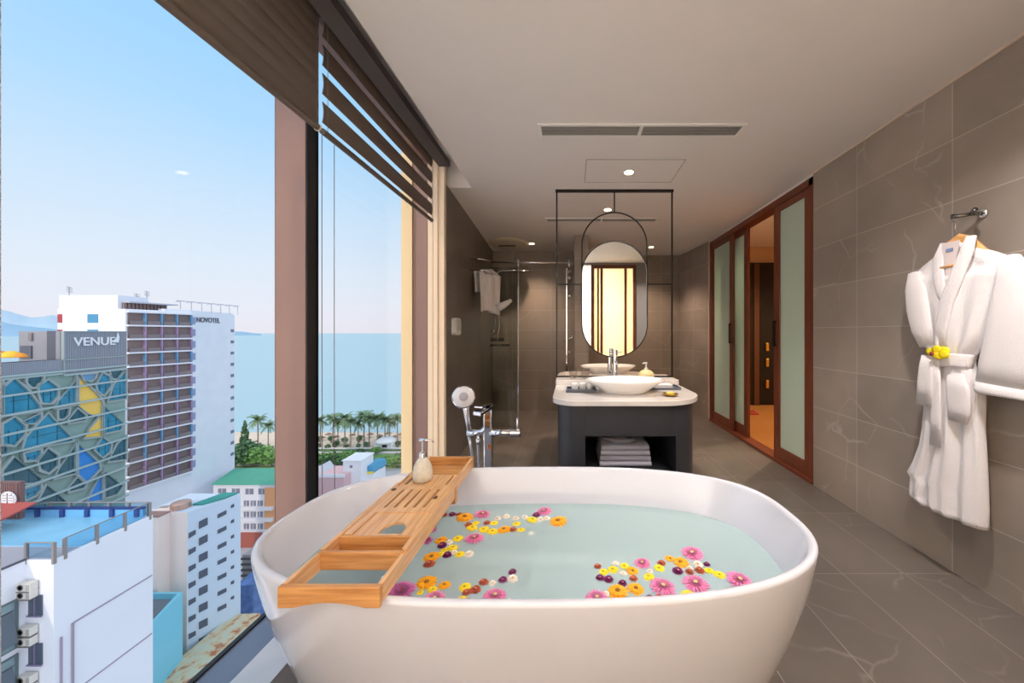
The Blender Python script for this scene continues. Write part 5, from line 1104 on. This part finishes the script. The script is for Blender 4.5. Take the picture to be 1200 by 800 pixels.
MB().prism([(at(368, 0, Y+4).x, at(0, 556, Y+4).z), (at(384, 0, Y+4).x, at(0, 556, Y+4).z), (at(376, 0, Y+4).x, at(0, 545, Y+4).z)], Y+3, Y+9, fxz).build('gable', wallmat('pale_grey_gable', (206, 210, 218)), ph_)
for k, (px, lab) in enumerate(((431, 'nearer'), (437, 'farther'))):
    Y = 132+6*k; t = thing('market_tent', f'blue market tent with yellow stripe, {lab} of the two beside the white annex', 'tent', gz(px, 560), 'market tents')
    xa, xb = at(px-7, 0, Y).x, at(px+7, 0, Y).x; za = at(0, 553-3*k, Y).z; zb_ = at(0, 546-3*k, Y).z
    MB().prism([(xa, za), (xb, za), (xb-.6, zb_), (xa+.6, zb_)], Y, Y+6, fxz).build('roof_canopy', mat('tent_blue', (84, 160, 196), .7), t)
    MB().box(xa, xb, Y-.15, Y, za-.6, za+.2).build('yellow_band', mat('tent_yellow', (240, 214, 90), .7), t)
    MB().box(xa+.3, xb-.3, Y+.3, Y+5.5, ZG, za-.6).build('tent_wall', wallmat('pure_white', (240, 240, 242)), t)
hv = thing('beach_pavilion', 'white beach pavilion with domed roof among the palms', 'building', gz(449, 527)); q = gz(449, 527)
MB().box(q.x-4.5, q.x+4.5, q.y, q.y+6, ZG, ZG+3.4).build('pavilion_wall', wallmat('pure_white', (240, 240, 242)), hv)
MB().lathe([(5.2, ZG+3.4), (4.6, ZG+4.4), (3, ZG+5.4), (.1, ZG+5.9)], (q.x, q.y+3, 0), 20).build('dome_roof', wallmat('pure_white', (240, 240, 242)), hv, smooth=True)
MB().box(q.x-.5, q.x+2, q.y-.1, q.y, ZG, ZG+2.6).build('doorway', M_dark, hv)
# park lawn, promenade, roads
lawn = MB().prism([(gz(250, 548).x, 158), (gz(500, 548).x, 158), (gz(500, 531).x, 176), (gz(230, 531).x, 176)], ZG, ZG+.3).build('park_lawn', mat('grass', (108, 142, 84), .95, var=.25, vscale=.15), loc=(-60, 165, ZG)); struct(lawn)
struct(MB().box(-300, 60, 160, 162.5, ZG+.3, ZG+.4).box(-300, 60, 176, 179, ZG+.25, ZG+.45).prism([(-74, 150), (-70, 150), (-48, 178), (-52, 178)], ZG+.3, ZG+.42).build('promenade', wallmat('path_pale', (206, 200, 196))))
# trees
leafm = [mat('leaf_green', (112, 156, 80), .8, var=.35, vscale=.6, bump=.5, bscale=2), mat('leaf_dark', (76, 112, 72), .8, var=.35, vscale=.6, bump=.5, bscale=2), mat('leaf_teal', (92, 132, 100), .8, var=.3, vscale=.6, bump=.5, bscale=2)]
barkm = mat('bark', (128, 110, 94), .9)
def crownmesh(seed, conif=False):
    rnd = random.Random(seed); mb = MB()
    for i in range(240):
        if conif:
            h = rnd.random(); rad = (1-h)*.55+.05; a = rnd.uniform(0, 2*PI); r_ = rad*math.sqrt(rnd.random()); c = Vector((r_*math.cos(a), r_*math.sin(a), -1+2.4*h)); s = .16
        else:
            v = Vector((rnd.gauss(0, 1), rnd.gauss(0, 1), rnd.gauss(0, 1))).normalized()*(rnd.random()**.35); lump = 1+.3*mnoise.noise(v*1.7+Vector((seed, 0, 0))); c = Vector((v.x, v.y, v.z*.75))*lump; s = .17
        nn = Vector((rnd.gauss(0, 1), rnd.gauss(0, 1), rnd.gauss(0, 1)+.5)).normalized(); a_ = nn.orthogonal().normalized(); b_ = nn.cross(a_)
        s *= rnd.uniform(.6, 1.3)
        mb.add([c+a_*s, c+b_*s*.8, c-a_*s, c-b_*s*.8, c+nn*s*.5], [(0, 1, 4), (1, 2, 4), (2, 3, 4), (3, 0, 4), (3, 2, 1, 0)])
    return mb
cmesh = []
for i in range(4):
    o = crownmesh(i+1, i == 3).build('foliage', leafm[0]); cmesh.append(o.data); bpy.data.objects.remove(o)
def tree(px, py, H_, W_, m_, lab, group, var=0, kind='tree', name='leafy_tree'):
    q = gz(px, py); t = thing(name, lab, kind, (q.x, q.y, ZG), group)
    me = cmesh[var].copy(); me.materials.clear(); me.materials.append(m_); f_ = bpy.data.objects.new('foliage', me); C.objects.link(f_); f_.parent = t
    if var == 3: f_.location = (0, 0, H_*.5); f_.scale = (W_, W_, H_*.36)
    else: f_.location = (0, 0, H_*.62); f_.scale = (W_/2, W_/2, H_*.5)
    f_.rotation_euler.z = px
    MB().tube([(q.x, q.y, ZG), (q.x+.1, q.y, ZG+H_*.5)], [.35, .2], 7).build('trunk', barkm, t)
tl_ = [(281, 545, 10, 13, 1, 1), (296, 547, 8, 12, 0, 2), (309, 545, 7, 12, 0, 0), (318, 547, 7, 11, 0, 1), (290, 540, 9, 11, 2, 2), (303, 538, 7, 11, 0, 1), (275, 552, 9, 10, 1, 0)]
for i, (px, py, h_, w_, m_, v_) in enumerate(sorted(tl_)): tree(px, py, h_, w_, leafm[m_], f'broad bushy tree behind the green-roofed building, {ordl(i)} of the clump', 'park trees left of the window post', v_)
tree(287, 535, 17, 4.6, leafm[1], 'tall dark conifer rising above bushes beside the white hotel', None, 3, 'tree', 'conifer_tree')
tr2 = [(370, 548, 8, 13, 0, 1), (381, 546, 9, 13, 0, 0), (391, 549, 8, 12, 1, 2), (402, 545, 8, 12, 0, 0), (408, 541, 6, 9, 2, 1), (454, 545, 6, 9, 0, 2), (462, 548, 7, 10, 0, 1), (470, 543, 7, 9, 1, 0), (421, 533, 4, 8, 1, 1), (440, 531, 4, 8, 0, 2)]
for i, (px, py, h_, w_, m_, v_) in enumerate(sorted(tr2)): tree(px, py, h_*.72, w_*.8, leafm[m_], f'bushy green park tree seen right of the window post, {ordl(i)} of ten', 'park trees right of the window post', v_)
sh_ = [(372, 525, 3.5, 5), (384, 527, 4, 5), (394, 524, 5, 6), (406, 526, 3.6, 5), (420, 526, 4.2, 4), (430, 525, 5, 5), (446, 520, 6, 5), (458, 526, 4, 5), (467, 524, 5, 5), (404, 520, 5, 6), (421, 519, 6, 5), (388, 519, 6, 5), (374, 518, 5, 5)]
for i, (px, py, h_, w_) in enumerate(sorted(sh_)): tree(px, py, h_*.7, w_*.62, leafm[2 if i % 2 else 1], f'small rounded beach bush under the palms, {ordl(i)} of thirteen', 'bushes along the beach', i % 3, 'bush', 'beach_shrub')
# palms
def palm_proto():
    t = thing('palm_tree', None, None, (0, 0, 0)); rnd = random.Random(3)
    MB().tube([(0, 0, 0), (.15, 0, 4), (.1, 0, 8), (0, 0, 12)], [.34, .26, .22, .2], 8).build('trunk', mat('palm_trunk', (150, 132, 116), .9), t)
    mb = MB()
    for k in range(26):
        a = 2*PI*k/26+rnd.uniform(-.15, .15); up = rnd.uniform(-.6, 2.3); Ls = rnd.uniform(3.2, 4.2); pts = []
        for i in range(9):
            f = i/8; r_ = Ls*f*(1-.12*f); z = 12+up*Ls*f*.6-Ls*.7*f*f; pts.append(Vector((r_*math.cos(a), r_*math.sin(a), z)))
        sd_ = Vector((-math.sin(a), math.cos(a), 0))
        for i in range(1, 9):
            p = pts[i]; d = pts[i]-pts[i-1]; w = (1.0-.75*abs(i/8-.4))*.95
            for s in (-1, 1):
                tip = p+sd_*s*w+d*.5-Vector((0, 0, w*.55)); mb.add([pts[i-1], p, tip, tip-d*.3], [(0, 1, 2, 3)])
    mb.build('fronds', mat('palm_leaf', (118, 144, 104), .7, var=.25, vscale=.7), t)
    return t
pp = [(302, 524, 500, 489), (314, 525, 0, 496), (375.5, 524, 0, 490), (390.6, 524, 0, 488), (403.7, 523, 0, 487), (410.6, 526, 0, 491), (427, 524, 0, 485), (432.6, 525, 0, 488), (442, 524, 0, 487), (451, 524, 0, 489), (457, 523, 0, 491), (466, 524, 0, 488), (396, 522, 0, 494), (420, 522, 0, 494)]
pp.sort(); P0 = palm_proto()
for i, (px, pb, _, ptop) in enumerate(pp):
    t = P0 if i == 0 else copy_tree(P0); q = gz(px, pb); t.location = (q.x, q.y, ZG)
    h_ = (pb-ptop)*q.y/F; s = h_/13.0; t.scale = (s, s, s); t.rotation_euler.z = i*1.3
    tag(t, f'tall coconut palm on the beach seen through the window, {ordl(i)} of the row', 'palm tree', 'palm trees along the beach')

up_ = thing('beach_umbrella', None, None, (0, 0, ZG))
MB().tube([(0, 0, ZG), (0, 0, ZG+2.4)], .07, 6).build('pole', barkm, up_); up_.children[0].location.z = -ZG+ZG
MB().lathe([(1.9, ZG+2.0), (1.2, ZG+2.5), (.05, ZG+3.1)], (0, 0, 0), 12).build('canopy', mat('thatch', (150, 120, 98), .9), up_)
us = [(377, 517), (385, 513), (394, 516), (413, 514), (424, 516), (434, 513), (445, 515), (455, 512), (463, 516), (470, 513)]
for i, (px, py) in enumerate(us):
    t = up_ if i == 0 else copy_tree(up_); q = gz(px, py); t.location = (q.x, q.y, ZG)
    tag(t, f'small brown thatched beach umbrella under the palms, {ordl(i)} of ten', 'beach umbrella', 'thatched umbrellas on the beach')
hd = MB().box(-130, -60, 181, 182.2, ZG+.2, ZG+1.3).build('beach_wall', wallmat('low_white_wall', (226, 222, 222)), loc=(-95, 181, ZG)); tag(hd, 'low pale wall running along the back of the beach', 'wall')
hg_ = MB().box(-130, -60, 179.3, 180.6, ZG+.2, ZG+1.0).build('hedge', leafm[1], loc=(-95, 180, ZG)); tag(hg_, 'long low green hedge in front of the pale beach wall', 'hedge')

# ================================================================== WORLD, SUN, CAMERA
w = bpy.data.worlds.new('sky'); bpy.context.scene.world = w; w.use_nodes = True; nt = w.node_tree; n = nt.nodes; L = nt.links
bg = n['Background']; g = n.new('ShaderNodeTexCoord'); s = n.new('ShaderNodeSeparateXYZ'); L.new(g.outputs['Generated'], s.inputs[0])
r = n.new('ShaderNodeValToRGB'); L.new(s.outputs[2], r.inputs[0]); cr = r.color_ramp
stops = [(0.0, (232, 230, 238)), (.06, (230, 234, 243)), (.14, (222, 234, 246)), (.26, (204, 228, 248)), (.40, (176, 218, 250)), (.56, (156, 210, 250)), (1, (250, 250, 255))]
cr.elements[0].position = 0; cr.elements[0].color = (*lin(stops[0][1]), 1); cr.elements[1].position = 1; cr.elements[1].color = (*lin(stops[-1][1]), 1)
for p_, c_ in stops[1:-1]: e = cr.elements.new(p_); e.color = (*lin(c_), 1)
gy_ = n.new('ShaderNodeMapRange'); L.new(s.outputs[1], gy_.inputs[0]); gy_.inputs[1].default_value = .25; gy_.inputs[2].default_value = -1; gy_.inputs[3].default_value = 0; gy_.inputs[4].default_value = 1
gm_ = n.new('ShaderNodeVectorMath'); gm_.operation = 'SCALE'; gm_.inputs[0].default_value = (.85, .76, .74); L.new(gy_.outputs[0], gm_.inputs['Scale'])
ga_ = n.new('ShaderNodeVectorMath'); ga_.operation = 'ADD'; L.new(r.outputs[0], ga_.inputs[0]); L.new(gm_.outputs[0], ga_.inputs[1])
L.new(ga_.outputs[0], bg.inputs[0]); bg.inputs[1].default_value = 1.08
sun = bpy.data.lights.new('sun', 'SUN'); sun.energy = 1.2; sun.color = (1, .80, .60); sun.angle = math.radians(1)
so = bpy.data.objects.new('sun', sun); C.objects.link(so)
so.rotation_euler = Vector((.20, 1, -.52)).to_track_quat('-Z', 'Y').to_euler()
cam = bpy.data.cameras.new('camera'); co = bpy.data.objects.new('camera', cam); C.objects.link(co); co.location = (0, 0, CZ); co.rotation_euler = (PI/2, 0, 0)
cam.sensor_width = 36; cam.lens = 36*F/1200; cam.shift_x = -(VX-600)/1200; cam.shift_y = -(400-VY)/1200; cam.clip_start = .02; cam.clip_end = 100000
sc = bpy.context.scene; sc.camera = co
sc.view_settings.view_transform = 'Standard'; sc.view_settings.look = 'None'; sc.view_settings.exposure = .0; sc.view_settings.gamma = 1; sc.view_settings.use_curve_mapping = False
sc.cycles.max_bounces = 10; sc.cycles.transparent_max_bounces = 24; sc.cycles.diffuse_bounces = 6; sc.cycles.sample_clamp_indirect = 6; sc.cycles.caustics_reflective = False; sc.cycles.caustics_refractive = False
for o in list(bpy.data.objects):
    if o.get('kind') == 'structure':
        for k in ('label', 'category'):
            if k in o.keys() and o.type == 'EMPTY': del o[k]
